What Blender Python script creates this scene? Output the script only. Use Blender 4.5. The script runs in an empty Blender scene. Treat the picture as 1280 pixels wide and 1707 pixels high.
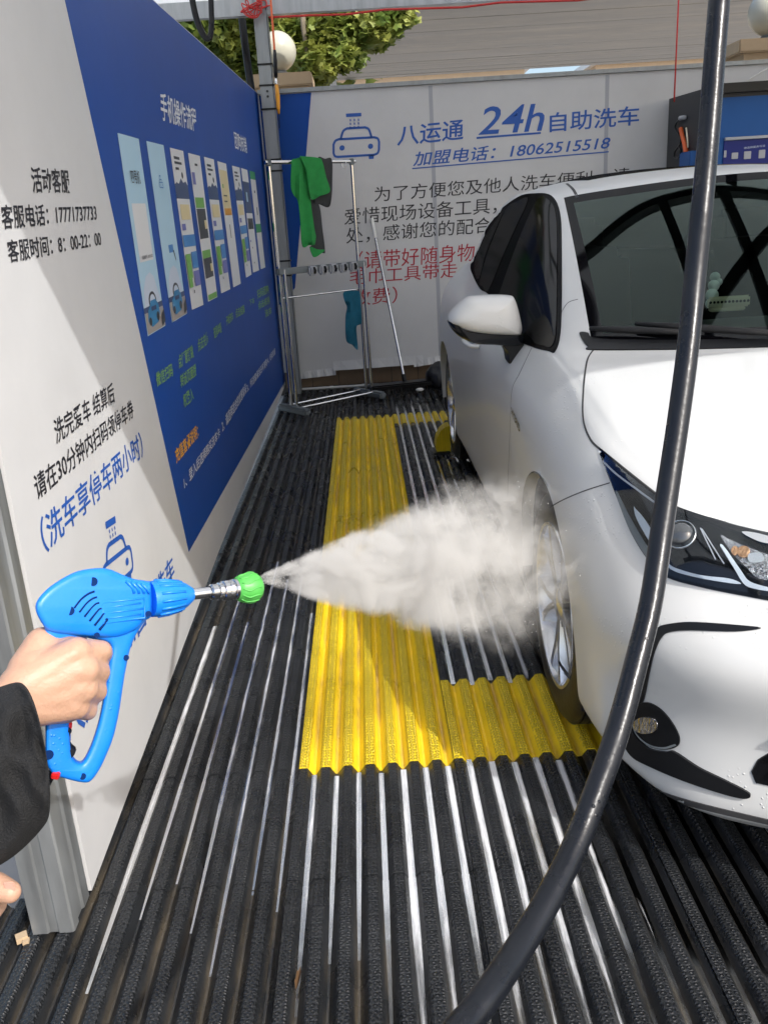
import bpy, bmesh, math, random
from mathutils import Vector, Matrix, noise
from mathutils.bvhtree import BVHTree

random.seed(7)
SC = bpy.context.scene
COL = SC.collection
rad = math.radians

# ------------------------------------------------------------------ camera
F, CAM_H, PITCH, ROLL, YAW = 1450.0, 1.33, 0.325, -0.0625, 0.008
_fw = Vector((math.sin(YAW) * math.cos(PITCH), math.cos(YAW) * math.cos(PITCH), -math.sin(PITCH)))
_r0 = Vector((math.cos(YAW), -math.sin(YAW), 0))
_u0 = _r0.cross(_fw)
_rt = _r0 * math.cos(ROLL) + _u0 * math.sin(ROLL)
_up = -_r0 * math.sin(ROLL) + _u0 * math.cos(ROLL)
EYE = Vector((0, 0, CAM_H))
cam = bpy.data.cameras.new("camera")
cam.sensor_fit = 'VERTICAL'
cam.sensor_height = 24.0
cam.lens = F / 1707.0 * 24.0
cam.clip_start = 0.02
cam.clip_end = 2000
camo = bpy.data.objects.new("camera", cam)
COL.objects.link(camo)
camo.matrix_world = Matrix(((_rt.x, _up.x, -_fw.x, 0), (_rt.y, _up.y, -_fw.y, 0), (_rt.z, _up.z, -_fw.z, CAM_H), (0, 0, 0, 1)))
SC.camera = camo

# ------------------------------------------------------------------ sky, sun, exposure
SUN_TO = Vector((0.76, -1.0, 1.095)).normalized()
world = bpy.data.worlds.new("World")
SC.world = world
world.use_nodes = True
_n = world.node_tree.nodes
_sky = _n.new("ShaderNodeTexSky")
_sky.sky_type = 'NISHITA'
_sky.sun_disc = False
_sky.sun_elevation = math.asin(SUN_TO.z)
_sky.sun_rotation = math.atan2(SUN_TO.x, SUN_TO.y)
_sky.air_density = 1.0
_sky.dust_density = 3.5
world.node_tree.links.new(_sky.outputs[0], _n["Background"].inputs[0])
_n["Background"].inputs[1].default_value = 0.15
sun = bpy.data.lights.new("sun", 'SUN')
sun.energy = 2.0
sun.angle = rad(0.5)
sun.color = (1.0, 0.99, 0.965)
suno = bpy.data.objects.new("sun", sun)
COL.objects.link(suno)
suno.rotation_euler = SUN_TO.to_track_quat('Z', 'Y').to_euler()
suno.location = (4, -6, 9)
SC.view_settings.view_transform = 'Standard'
SC.view_settings.look = 'None'
SC.view_settings.exposure = 0.75
SC.view_settings.gamma = 1.0
SC.cycles.max_bounces = 8
SC.cycles.diffuse_bounces = 4
SC.cycles.transparent_max_bounces = 12
SC.cycles.volume_bounces = 2
SC.cycles.caustics_reflective = False
SC.cycles.caustics_refractive = False


# ------------------------------------------------------------------ survey helpers (photo pixels to points on real planes)
def ray(x, y):
    return _fw + _rt * ((x - 640) / F) - _up * ((y - 853.5) / F)


def at(x, y, t):
    return EYE + ray(x, y) * t


def on(ax, v, x, y):
    d = ray(x, y)
    return EYE + d * ((v - EYE[ax]) / d[ax])


WALL_A, WALL_K = -0.6585, -0.0057           # left banner wall: x = WALL_A + WALL_K * y


def on_wall(x, y, off=0.0):
    d = ray(x, y)
    t = (WALL_A + off - 0.0) / (d.x - WALL_K * d.y)
    return EYE + d * t


BACK_Y = 7.3


def on_back(x, y, off=0.0):
    return on(1, BACK_Y - off, x, y)


# ------------------------------------------------------------------ materials
def srgb(r, g, b):
    def c(u):
        u /= 255.0
        return u / 12.92 if u <= 0.04045 else ((u + 0.055) / 1.055) ** 2.4
    return (c(r), c(g), c(b))


def mat(name, col, rough=0.5, metal=0.0, coat=0.0, bump=0.0, bscale=40.0, var=0.0, vscale=3.0, rvar=0.0, spec=None, stretch=None):
    m = bpy.data.materials.new(name)
    m.use_nodes = True
    nt = m.node_tree
    b = nt.nodes["Principled BSDF"]
    b.inputs["Base Color"].default_value = (*col, 1)
    b.inputs["Roughness"].default_value = rough
    b.inputs["Metallic"].default_value = metal
    b.inputs["Coat Weight"].default_value = coat
    b.inputs["Coat Roughness"].default_value = 0.04
    if spec is not None:
        b.inputs["Specular IOR Level"].default_value = spec
    if bump or var or rvar:
        tc = nt.nodes.new("ShaderNodeTexCoord")
        mp = nt.nodes.new("ShaderNodeMapping")
        nt.links.new(tc.outputs["Object"], mp.inputs[0])
        if stretch:
            mp.inputs["Scale"].default_value = stretch
    if bump:
        nz = nt.nodes.new("ShaderNodeTexNoise")
        nz.inputs["Scale"].default_value = bscale
        nz.inputs["Detail"].default_value = 5
        nt.links.new(mp.outputs[0], nz.inputs[0])
        bp = nt.nodes.new("ShaderNodeBump")
        bp.inputs["Strength"].default_value = bump
        bp.inputs["Distance"].default_value = 0.01
        nt.links.new(nz.outputs[0], bp.inputs["Height"])
        nt.links.new(bp.outputs[0], b.inputs["Normal"])
    if var:
        nz = nt.nodes.new("ShaderNodeTexNoise")
        nz.inputs["Scale"].default_value = vscale
        nz.inputs["Detail"].default_value = 6
        nz.inputs["Roughness"].default_value = 0.65
        nt.links.new(mp.outputs[0], nz.inputs[0])
        rp = nt.nodes.new("ShaderNodeMapRange")
        rp.inputs[1].default_value = 0.3
        rp.inputs[2].default_value = 0.7
        rp.inputs[3].default_value = 1 - var
        rp.inputs[4].default_value = 1 + var
        nt.links.new(nz.outputs[0], rp.inputs[0])
        mx = nt.nodes.new("ShaderNodeVectorMath")
        mx.operation = 'SCALE'
        mx.inputs[0].default_value = col
        nt.links.new(rp.outputs[0], mx.inputs["Scale"])
        nt.links.new(mx.outputs[0], b.inputs["Base Color"])
        if rvar:
            r2 = nt.nodes.new("ShaderNodeMapRange")
            r2.inputs[1].default_value = 0.35
            r2.inputs[2].default_value = 0.65
            r2.inputs[3].default_value = max(0.03, rough - rvar)
            r2.inputs[4].default_value = min(1, rough + rvar)
            nt.links.new(nz.outputs[0], r2.inputs[0])
            nt.links.new(r2.outputs[0], b.inputs["Roughness"])
    return m


def glass_mat(name, tint, gloss_rough=0.01, ior=1.5, refl=(1, 1, 1)):
    m = bpy.data.materials.new(name)
    m.use_nodes = True
    nt = m.node_tree
    nt.nodes.remove(nt.nodes["Principled BSDF"])
    out = nt.nodes["Material Output"]
    tr = nt.nodes.new("ShaderNodeBsdfTransparent")
    tr.inputs[0].default_value = (*tint, 1)
    gl = nt.nodes.new("ShaderNodeBsdfGlossy")
    gl.inputs["Roughness"].default_value = gloss_rough
    gl.inputs[0].default_value = (*refl, 1)
    fr = nt.nodes.new("ShaderNodeFresnel")
    fr.inputs[0].default_value = ior
    mx = nt.nodes.new("ShaderNodeMixShader")
    nt.links.new(fr.outputs[0], mx.inputs[0])
    nt.links.new(tr.outputs[0], mx.inputs[1])
    nt.links.new(gl.outputs[0], mx.inputs[2])
    nt.links.new(mx.outputs[0], out.inputs[0])
    return m


def rubber_mat(name, col, rough, studs=0.5, rvar=0.18, grime=0.35, ring_dark=0.25, mud=None):
    """ribbed rubber tile: small stamped rings on the flat tops, worn edges, wet patches"""
    m = mat(name, col, rough, var=grime, vscale=5.0, rvar=rvar)
    nt = m.node_tree
    b = nt.nodes["Principled BSDF"]
    tc = nt.nodes.new("ShaderNodeTexCoord")
    vo = nt.nodes.new("ShaderNodeTexVoronoi")
    vo.inputs["Scale"].default_value = 80
    vo.inputs["Randomness"].default_value = 0.25
    vo.voronoi_dimensions = '2D'
    nt.links.new(tc.outputs["Object"], vo.inputs[0])
    cr = nt.nodes.new("ShaderNodeValToRGB")
    cr.color_ramp.elements[0].position = 0.12
    cr.color_ramp.elements[0].color = (0, 0, 0, 1)
    e = cr.color_ramp.elements.new(0.30)
    e.color = (1, 1, 1, 1)
    cr.color_ramp.elements[-1].position = 0.55
    cr.color_ramp.elements[-1].color = (0, 0, 0, 1)
    nt.links.new(vo.outputs["Distance"], cr.inputs[0])
    sx = nt.nodes.new("ShaderNodeSeparateXYZ")
    nt.links.new(tc.outputs["Object"], sx.inputs[0])
    gt = nt.nodes.new("ShaderNodeMapRange")
    gt.inputs[1].default_value = -0.006
    gt.inputs[2].default_value = -0.003
    nt.links.new(sx.outputs[2], gt.inputs[0])
    mu = nt.nodes.new("ShaderNodeMath")
    mu.operation = 'MULTIPLY'
    nt.links.new(cr.outputs[0], mu.inputs[0])
    nt.links.new(gt.outputs[0], mu.inputs[1])
    nz = nt.nodes.new("ShaderNodeTexNoise")
    nz.inputs["Scale"].default_value = 160
    nz.inputs["Detail"].default_value = 3
    nt.links.new(tc.outputs["Object"], nz.inputs[0])
    ad = nt.nodes.new("ShaderNodeMath")
    ad.operation = 'MULTIPLY_ADD'
    ad.inputs[1].default_value = 0.35
    nt.links.new(nz.outputs[0], ad.inputs[0])
    nt.links.new(mu.outputs[0], ad.inputs[2])
    bp = nt.nodes.new("ShaderNodeBump")
    src = b.inputs["Base Color"].links[0].from_socket
    if mud:
        mn = nt.nodes.new("ShaderNodeTexNoise")
        mn.inputs["Scale"].default_value = 6
        mn.inputs["Detail"].default_value = 8
        mn.inputs["Roughness"].default_value = 0.7
        mm = nt.nodes.new("ShaderNodeMapping")
        mm.inputs["Scale"].default_value = (3, 0.5, 1)
        nt.links.new(tc.outputs["Object"], mm.inputs[0])
        nt.links.new(mm.outputs[0], mn.inputs[0])
        mz = nt.nodes.new("ShaderNodeMapRange")
        mz.inputs[1].default_value = -0.010
        mz.inputs[2].default_value = -0.0205
        nt.links.new(sx.outputs[2], mz.inputs[0])
        m3 = nt.nodes.new("ShaderNodeMapRange")
        m3.inputs[1].default_value = 0.42
        m3.inputs[2].default_value = 0.62
        nt.links.new(mn.outputs[0], m3.inputs[0])
        m4 = nt.nodes.new("ShaderNodeMath")
        m4.operation = 'MULTIPLY'
        nt.links.new(mz.outputs[0], m4.inputs[0])
        nt.links.new(m3.outputs[0], m4.inputs[1])
        mc = nt.nodes.new("ShaderNodeMix")
        mc.data_type = 'RGBA'
        nt.links.new(m4.outputs[0], mc.inputs["Factor"])
        nt.links.new(src, mc.inputs["A"])
        mc.inputs["B"].default_value = (*mud, 1)
        src = mc.outputs["Result"]
    dk = nt.nodes.new("ShaderNodeMath")
    dk.operation = 'MULTIPLY_ADD'
    dk.inputs[1].default_value = -ring_dark  # stamped rings are coloured darker than the tile around them
    dk.inputs[2].default_value = 1.0
    nt.links.new(mu.outputs[0], dk.inputs[0])
    sc2 = nt.nodes.new("ShaderNodeVectorMath")
    sc2.operation = 'SCALE'
    nt.links.new(src, sc2.inputs[0])
    nt.links.new(dk.outputs[0], sc2.inputs["Scale"])
    nt.links.new(sc2.outputs[0], b.inputs["Base Color"])
    bp.inputs["Strength"].default_value = studs
    bp.inputs["Distance"].default_value = 0.004
    nt.links.new(ad.outputs[0], bp.inputs["Height"])
    nt.links.new(bp.outputs[0], b.inputs["Normal"])
    return m


def galv_mat(name, col=(0.42, 0.44, 0.45)):
    m = mat(name, col, 0.42, 0.75, var=0.22, vscale=14, rvar=0.12, stretch=(1, 1, 0.12))
    return m


M = {}
M['rubber'] = rubber_mat('black rubber', (0.015, 0.0165, 0.0185), 0.31, 0.55, mud=(0.085, 0.07, 0.05))
M['yellow'] = rubber_mat('yellow rubber', (0.90, 0.655, 0.022), 0.38, 0.8, 0.12, 0.12, 0.45, (0.55, 0.36, 0.08))
M['banner_white'] = mat('white banner fabric', (0.61, 0.61, 0.615), 0.5, bump=0.22, bscale=4.5, var=0.05, vscale=2.2)
M['banner_blue'] = mat('blue banner print', (0.008, 0.066, 0.33), 0.45, bump=0.06, bscale=6, var=0.08, vscale=1.5, spec=0.18)
M['ink'] = mat('black print', (0.016, 0.016, 0.022), 0.5)
M['ink_blue'] = mat('blue print', (0.014, 0.095, 0.42), 0.5)
M['ink_red'] = mat('red print', (0.42, 0.012, 0.03), 0.5)
M['ink_white'] = mat('white print', (0.72, 0.74, 0.78), 0.5)
M['ink_pale'] = mat('pale print', (0.45, 0.52, 0.66), 0.5)
M['ink_green'] = mat('green print', (0.20, 0.42, 0.10), 0.5)
M['ink_orange'] = mat('orange print', (0.80, 0.38, 0.03), 0.5)
M['screen_sky'] = mat('pale blue print', (0.42, 0.62, 0.76), 0.45)
M['screen_white'] = mat('white screen print', (0.70, 0.70, 0.71), 0.45)
M['screen_cream'] = mat('cream print', (0.72, 0.60, 0.34), 0.45)
M['screen_blue'] = mat('mid blue print', (0.05, 0.22, 0.52), 0.45)
M['screen_navy'] = mat('navy print', (0.04, 0.07, 0.17), 0.45)
M['screen_dark'] = mat('charcoal print', (0.035, 0.04, 0.05), 0.45)
M['screen_green'] = mat('leaf green print', (0.16, 0.40, 0.08), 0.45)
M['screen_teal'] = mat('green bar print', (0.03, 0.30, 0.10), 0.45)
M['screen_violet'] = mat('violet print', (0.16, 0.17, 0.45), 0.45)
M['screen_road'] = mat('road print', (0.36, 0.32, 0.30), 0.45)
M['screen_mount'] = mat('mountain print', (0.55, 0.62, 0.74), 0.45)
M['screen_car'] = mat('blue car print', (0.02, 0.20, 0.42), 0.4)
M['galv'] = galv_mat('galvanised steel')
M['galv_dark'] = galv_mat('weathered galvanised steel', (0.30, 0.32, 0.33))
M['steel'] = mat('polished stainless tube', (0.62, 0.62, 0.62), 0.16, 1.0)
M['chrome'] = mat('chrome', (0.78, 0.78, 0.78), 0.06, 1.0)
M['truss'] = mat('dark painted steel', (0.02, 0.022, 0.024), 0.5)
M['grey_plastic'] = mat('grey plastic', (0.16, 0.18, 0.19), 0.5, var=0.1)
M['grey_light'] = mat('pale grey plastic', (0.38, 0.39, 0.42), 0.4)
M['black_plastic'] = mat('black plastic', (0.007, 0.0075, 0.009), 0.32, spec=0.3)
M['black_gloss'] = mat('gloss black', (0.004, 0.0045, 0.006), 0.08, spec=0.35)
M['black_matt'] = mat('matt black', (0.008, 0.008, 0.009), 0.7)
M['tyre'] = mat('tyre rubber', (0.014, 0.0135, 0.013), 0.48, bump=0.1, bscale=60, var=0.3, vscale=8)
M['tile'] = mat('brown wall tile', (0.15, 0.10, 0.06), 0.4, var=0.2, vscale=4)
M['grout'] = mat('grout', (0.05, 0.045, 0.04), 0.8)
M['pipe'] = mat('white plastic pipe', (0.55, 0.55, 0.53), 0.35, var=0.1)
M['ground'] = mat('pale paving', (0.36, 0.35, 0.33), 0.85, bump=0.2, bscale=30, var=0.15, vscale=1)
M['stone'] = mat('beige stone', (0.50, 0.37, 0.23), 0.7, bump=0.15, bscale=30, var=0.1)
M['wire_red'] = mat('red cable', (0.62, 0.035, 0.03), 0.4)
M['orange'] = mat('orange cable', (0.75, 0.13, 0.03), 0.4)
M['amber'] = mat('amber plastic', (0.72, 0.30, 0.01), 0.35)
M['hose'] = mat('black hose rubber', (0.007, 0.0085, 0.012), 0.30, bump=0.06, bscale=90, var=0.25, vscale=12, rvar=0.10, spec=0.35)
M['gun_blue'] = mat('blue plastic', (0.008, 0.205, 0.80), 0.38, bump=0.03, bscale=300, var=0.06, vscale=30, rvar=0.10)
M['gun_dark'] = mat('recess shade blue', (0.001, 0.02, 0.10), 0.7, spec=0.1)  # dark colour puts the shade of open slots and holes into the plastic
M['nozzle_green'] = mat('green nozzle', (0.085, 0.42, 0.075), 0.42, bump=0.06, bscale=60)
M['red_plastic'] = mat('red plastic', (0.60, 0.02, 0.02), 0.35)
M['cloth_black'] = mat('black jacket cloth', (0.0085, 0.009, 0.010), 0.85, bump=0.5, bscale=500, var=0.2, vscale=10)
M['trousers'] = mat('dark trousers', (0.02, 0.022, 0.03), 0.85)
M['hair'] = mat('black hair', (0.008, 0.007, 0.006), 0.45)
M['towel_green'] = mat('green towel', (0.030, 0.33, 0.075), 0.95, bump=0.9, bscale=220, var=0.12, vscale=20)
M['towel_grey'] = mat('grey towel', (0.052, 0.055, 0.058), 0.95, bump=0.9, bscale=220, var=0.12, vscale=20)
M['cloth_teal'] = mat('teal cloth', (0.008, 0.12, 0.20), 0.95, bump=0.7, bscale=220, var=0.12, vscale=20)
M['bin_bag'] = mat('black bag', (0.010, 0.010, 0.011), 0.35, bump=0.8, bscale=25)
M['white_plastic'] = mat('white plastic', (0.72, 0.72, 0.70), 0.4)
M['cream_plastic'] = mat('cream plastic', (0.85, 0.79, 0.58), 0.4)
M['mint_plastic'] = mat('pale mint plastic', (0.80, 0.90, 0.83), 0.4)
M['cabinet_black'] = mat('charcoal painted steel', (0.028, 0.029, 0.031), 0.5)
M['cabinet_blue'] = mat('blue painted steel', (0.006, 0.085, 0.30), 0.4, spec=0.25)
M['cabinet_indigo'] = mat('indigo panel', (0.006, 0.016, 0.17), 0.4, spec=0.25)
M['interior'] = mat('dark cabin trim', (0.030, 0.031, 0.030), 0.7)
M['dash'] = mat('grey dashboard', (0.075, 0.08, 0.078), 0.6)
M['seat'] = mat('dark seat fabric', (0.02, 0.02, 0.022), 0.8)
M['rim'] = mat('silver alloy', (0.66, 0.66, 0.67), 0.22, 0.85, var=0.08)
M['rim_dark'] = mat('dark alloy', (0.12, 0.115, 0.105), 0.4, 0.7)  # dark grey metal of the brake discs and wheel nuts
M['lens_amber'] = mat('amber lens', (0.42, 0.22, 0.10), 0.12, 0.5, coat=0.5, bump=0.6, bscale=150)
M['reflector'] = mat('lamp reflector', (0.7, 0.7, 0.72), 0.12, 1.0)
M['light_guide'] = mat('white light guide', (0.70, 0.74, 0.80), 0.15, coat=1.0)
M['ribbed_reflector'] = mat('ribbed lamp reflector', (0.36, 0.36, 0.38), 0.10, 1.0, bump=0.9, bscale=160, stretch=(1, 1, .25))
M['lens'] = mat('projector lens', (0.05, 0.055, 0.06), 0.03, coat=1.0)
M['emblem'] = mat('dark chrome', (0.12, 0.12, 0.125), 0.25, 0.6)
M['gap'] = mat('panel gap', (0.045, 0.045, 0.047), 0.8)
M['leaf_brown'] = mat('dry leaf', (0.085, 0.045, 0.018), 0.6)
M['paper'] = mat('white scrap', (0.7, 0.7, 0.68), 0.6)
M['bark'] = mat('plane bark', (0.20, 0.17, 0.12), 0.85, bump=0.4, bscale=20, var=0.35, vscale=6)
M['bldg'] = mat('beige rendered wall', (0.52, 0.40, 0.28), 0.8, var=0.08)
M['bldg_glass'] = mat('window glass', (0.10, 0.13, 0.16), 0.1)

# skin with faint mottling
M['skin'] = mat('skin', (0.50, 0.300, 0.205), 0.48, bump=0.12, bscale=260, var=0.07, vscale=45)
_b = M['skin'].node_tree.nodes["Principled BSDF"]
_b.inputs["Subsurface Weight"].default_value = 0.12
_b.inputs["Subsurface Radius"].default_value = (0.008, 0.003, 0.0015)
_b.inputs["Subsurface Scale"].default_value = 0.5


def add_beads(m, scale, lo, hi, strength, dist):
    """beads of water standing on a surface, only where a broad noise lets them"""
    nt = m.node_tree
    b = nt.nodes["Principled BSDF"]
    tc = nt.nodes.new("ShaderNodeTexCoord")
    vo = nt.nodes.new("ShaderNodeTexVoronoi")
    vo.inputs["Scale"].default_value = scale
    nt.links.new(tc.outputs["Object"], vo.inputs[0])
    th = nt.nodes.new("ShaderNodeTexNoise")
    th.inputs["Scale"].default_value = 5
    th.inputs["Detail"].default_value = 4
    nt.links.new(tc.outputs["Object"], th.inputs[0])
    mr = nt.nodes.new("ShaderNodeMapRange")
    mr.interpolation_type = 'SMOOTHSTEP'
    mr.inputs[1].default_value = 0.05
    mr.inputs[2].default_value = 0.24
    mr.inputs[3].default_value = 1
    mr.inputs[4].default_value = 0
    nt.links.new(vo.outputs["Distance"], mr.inputs[0])
    m2 = nt.nodes.new("ShaderNodeMapRange")
    m2.inputs[1].default_value = lo
    m2.inputs[2].default_value = hi
    nt.links.new(th.outputs[0], m2.inputs[0])
    mu = nt.nodes.new("ShaderNodeMath")
    mu.operation = 'MULTIPLY'
    nt.links.new(mr.outputs[0], mu.inputs[0])
    nt.links.new(m2.outputs[0], mu.inputs[1])
    bp = nt.nodes.new("ShaderNodeBump")
    bp.inputs["Strength"].default_value = strength
    bp.inputs["Distance"].default_value = dist
    nt.links.new(mu.outputs[0], bp.inputs["Height"])
    if b.inputs["Normal"].links:
        nt.links.new(b.inputs["Normal"].links[0].from_socket, bp.inputs["Normal"])
    nt.links.new(bp.outputs[0], b.inputs["Normal"])
    nt.links.new(bp.outputs[0], b.inputs["Coat Normal"])
    return m


def paint_mat():
    return add_beads(mat('white car paint', (0.60, 0.605, 0.595), 0.40, coat=0.28, var=0.02, vscale=2.5), 85, 0.50, 0.62, 0.5, 0.003)


M['paint'] = paint_mat()
add_beads(M['gun_blue'], 170, 0.52, 0.60, 0.5, 0.0015)
add_beads(M['hose'], 130, 0.56, 0.62, 0.5, 0.0015)
M['wind_glass'] = glass_mat('windscreen glass', (0.50, 0.60, 0.55), 0.015, 1.55, (0.60, 0.72, 0.66))
M['lamp_glass'] = glass_mat('lamp cover', (0.93, 0.95, 0.96), 0.01, 1.28)


def dark_glass(name, col, gl_f, rough):
    m = bpy.data.materials.new(name)
    m.use_nodes = True
    nt = m.node_tree
    nt.nodes.remove(nt.nodes["Principled BSDF"])
    d = nt.nodes.new("ShaderNodeBsdfDiffuse")
    d.inputs[0].default_value = (*col, 1)
    g = nt.nodes.new("ShaderNodeBsdfGlossy")
    g.inputs["Roughness"].default_value = rough
    mx = nt.nodes.new("ShaderNodeMixShader")
    mx.inputs[0].default_value = gl_f
    nt.links.new(d.outputs[0], mx.inputs[1])
    nt.links.new(g.outputs[0], mx.inputs[2])
    nt.links.new(mx.outputs[0], nt.nodes["Material Output"].inputs[0])
    return m


M['side_glass'] = dark_glass('tinted window glass', (0.006, 0.0065, 0.007), 0.075, 0.10)
M['trim_black'] = dark_glass('black window trim', (0.004, 0.004, 0.005), 0.03, 0.25)


def sheet_mat(name, col, transl):
    m = bpy.data.materials.new(name)
    m.use_nodes = True
    nt = m.node_tree
    nt.nodes.remove(nt.nodes["Principled BSDF"])
    d = nt.nodes.new("ShaderNodeBsdfDiffuse")
    t = nt.nodes.new("ShaderNodeBsdfTranslucent")
    d.inputs[0].default_value = (*col, 1)
    t.inputs[0].default_value = (*col, 1)
    mx = nt.nodes.new("ShaderNodeMixShader")
    mx.inputs[0].default_value = transl
    nt.links.new(d.outputs[0], mx.inputs[1])
    nt.links.new(t.outputs[0], mx.inputs[2])
    nt.links.new(mx.outputs[0], nt.nodes["Material Output"].inputs[0])
    return m


M['roof_sheet'] = sheet_mat('translucent roof sheet', (0.89, 0.90, 0.895), 0.72)
M['globe'] = mat('opal glass globe', (0.56, 0.54, 0.43), 0.25)


def leaf_mat(name, a, b_):
    m = bpy.data.materials.new(name)
    m.use_nodes = True
    nt = m.node_tree
    p = nt.nodes["Principled BSDF"]
    oi = nt.nodes.new("ShaderNodeTexCoord")
    nz = nt.nodes.new("ShaderNodeTexNoise")
    nz.inputs["Scale"].default_value = 5
    nt.links.new(oi.outputs["Object"], nz.inputs[0])
    cr = nt.nodes.new("ShaderNodeValToRGB")
    cr.color_ramp.elements[0].position = 0.35
    cr.color_ramp.elements[0].color = (*a, 1)
    cr.color_ramp.elements[1].position = 0.65
    cr.color_ramp.elements[1].color = (*b_, 1)
    nt.links.new(nz.outputs[0], cr.inputs[0])
    nt.links.new(cr.outputs[0], p.inputs["Base Color"])
    p.inputs["Roughness"].default_value = 0.5
    t = nt.nodes.new("ShaderNodeBsdfTranslucent")
    nt.links.new(cr.outputs[0], t.inputs[0])
    mx = nt.nodes.new("ShaderNodeMixShader")
    mx.inputs[0].default_value = 0.35
    nt.links.new(p.outputs[0], mx.inputs[1])
    nt.links.new(t.outputs[0], mx.inputs[2])
    nt.links.new(mx.outputs[0], nt.nodes["Material Output"].inputs[0])
    return m


M['leaf'] = leaf_mat('plane leaves', (0.16, 0.24, 0.05), (0.40, 0.42, 0.10))
M['leaf2'] = leaf_mat('darker plane leaves', (0.09, 0.15, 0.03), (0.27, 0.30, 0.06))


# ------------------------------------------------------------------ object helpers
def empty(name, loc=(0, 0, 0)):
    o = bpy.data.objects.new(name, None)
    o.location = loc
    o.empty_display_size = 0.1
    COL.objects.link(o)
    return o


def tag(o, label=None, cat=None, group=None, kind=None):
    if label:
        o["label"] = label
    if cat:
        o["category"] = cat
    if group:
        o["group"] = group
    if kind:
        o["kind"] = kind
    return o


def thing(name, label, cat, loc=(0, 0, 0), group=None):
    return tag(empty(name, loc), label, cat, group)


def root_of(o):
    v = Vector((0, 0, 0))
    while o is not None:
        v = v + Vector(o.location)
        o = o.parent
    return v


class MB:
    def __init__(s):
        s.v, s.f, s.mi = [], [], []

    def add(s, vs, fs, mi=0):
        k = len(s.v)
        s.v += [tuple(p) for p in vs]
        for f in fs:
            s.f.append(tuple(k + i for i in f))
            s.mi.append(mi)
        return s

    def box(s, c, d, rot=None, bev=0.0, mi=0):
        bm = bmesh.new()
        bmesh.ops.create_cube(bm, size=1)
        bmesh.ops.scale(bm, vec=d, verts=bm.verts)
        if bev:
            bmesh.ops.bevel(bm, geom=bm.edges[:], offset=bev, segments=2, affect='EDGES')
        mt = Matrix.Translation(c) @ (rot.to_4x4() if rot else Matrix())
        bm.verts.index_update()
        s.add([mt @ v.co for v in bm.verts], [[v.index for v in f.verts] for f in bm.faces], mi)
        bm.free()
        return s

    def tube(s, pts, r, n=10, cap=True, mi=0, flat=1.0, side=None):
        pts = [Vector(p) for p in pts]
        rs = r if isinstance(r, (list, tuple)) else [r] * len(pts)
        ref = side or Vector((0, 0, 1))
        rings = []
        prev = None
        for i, p in enumerate(pts):
            t = (pts[min(i + 1, len(pts) - 1)] - pts[max(i - 1, 0)]).normalized()
            if prev is None:
                a = ref.cross(t)
                if a.length < 1e-3:
                    a = Vector((1, 0, 0)).cross(t)
                a.normalize()
            else:
                a = (prev - t * prev.dot(t)).normalized()
            prev = a
            b = t.cross(a)
            rings.append([p + a * (rs[i] * math.cos(2 * math.pi * k / n)) + b * (rs[i] * flat * math.sin(2 * math.pi * k / n)) for k in range(n)])
        k0 = len(s.v)
        vs = [q for rg in rings for q in rg]
        fs = []
        for i in range(len(pts) - 1):
            for k in range(n):
                fs.append((i * n + k, i * n + (k + 1) % n, (i + 1) * n + (k + 1) % n, (i + 1) * n + k))
        if cap:
            fs.append(tuple(range(n))[::-1])
            fs.append(tuple((len(pts) - 1) * n + k for k in range(n)))
        return s.add(vs, fs, mi)

    def lathe(s, prof, axis_o, axis_d, n=32, mi=0):
        """prof: list of (distance along the axis, radius)"""
        ax = Vector(axis_d).normalized()
        a = ax.orthogonal().normalized()
        b = ax.cross(a)
        o = Vector(axis_o)
        vs, fs = [], []
        for (h, r) in prof:
            for k in range(n):
                th = 2 * math.pi * k / n
                vs.append(o + ax * h + a * (r * math.cos(th)) + b * (r * math.sin(th)))
        for i in range(len(prof) - 1):
            for k in range(n):
                fs.append((i * n + k, i * n + (k + 1) % n, (i + 1) * n + (k + 1) % n, (i + 1) * n + k))
        return s.add(vs, fs, mi)

    def sphere(s, c, r, n=16, m=10, mi=0, sc=(1, 1, 1)):
        vs, fs = [], []
        for i in range(m + 1):
            ph = math.pi * i / m
            for k in range(n):
                th = 2 * math.pi * k / n
                vs.append((c[0] + r * sc[0] * math.sin(ph) * math.cos(th), c[1] + r * sc[1] * math.sin(ph) * math.sin(th), c[2] + r * sc[2] * math.cos(ph)))
        for i in range(m):
            for k in range(n):
                fs.append((i * n + k, (i + 1) * n + k, (i + 1) * n + (k + 1) % n, i * n + (k + 1) % n))
        return s.add(vs, fs, mi)

    def build(s, name, m, parent=None, smooth=False, angle=None, merge=False):
        me = bpy.data.meshes.new(name)
        off = root_of(parent) if parent else Vector((0, 0, 0))
        me.from_pydata([tuple(Vector(v) - off) for v in s.v], [], s.f)
        for q in (m if isinstance(m, (list, tuple)) else [m]):
            me.materials.append(q)
        for p, i in zip(me.polygons, s.mi):
            p.material_index = i
        bm = bmesh.new()
        bm.from_mesh(me)
        if merge:
            bmesh.ops.remove_doubles(bm, verts=bm.verts, dist=1e-5)
        bmesh.ops.recalc_face_normals(bm, faces=bm.faces)
        bm.to_mesh(me)
        bm.free()
        if smooth:
            me.shade_smooth()
            if angle:
                me.set_sharp_from_angle(angle=rad(angle))
        o = bpy.data.objects.new(name, me)
        COL.objects.link(o)
        if parent:
            o.parent = parent
        return o


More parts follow.
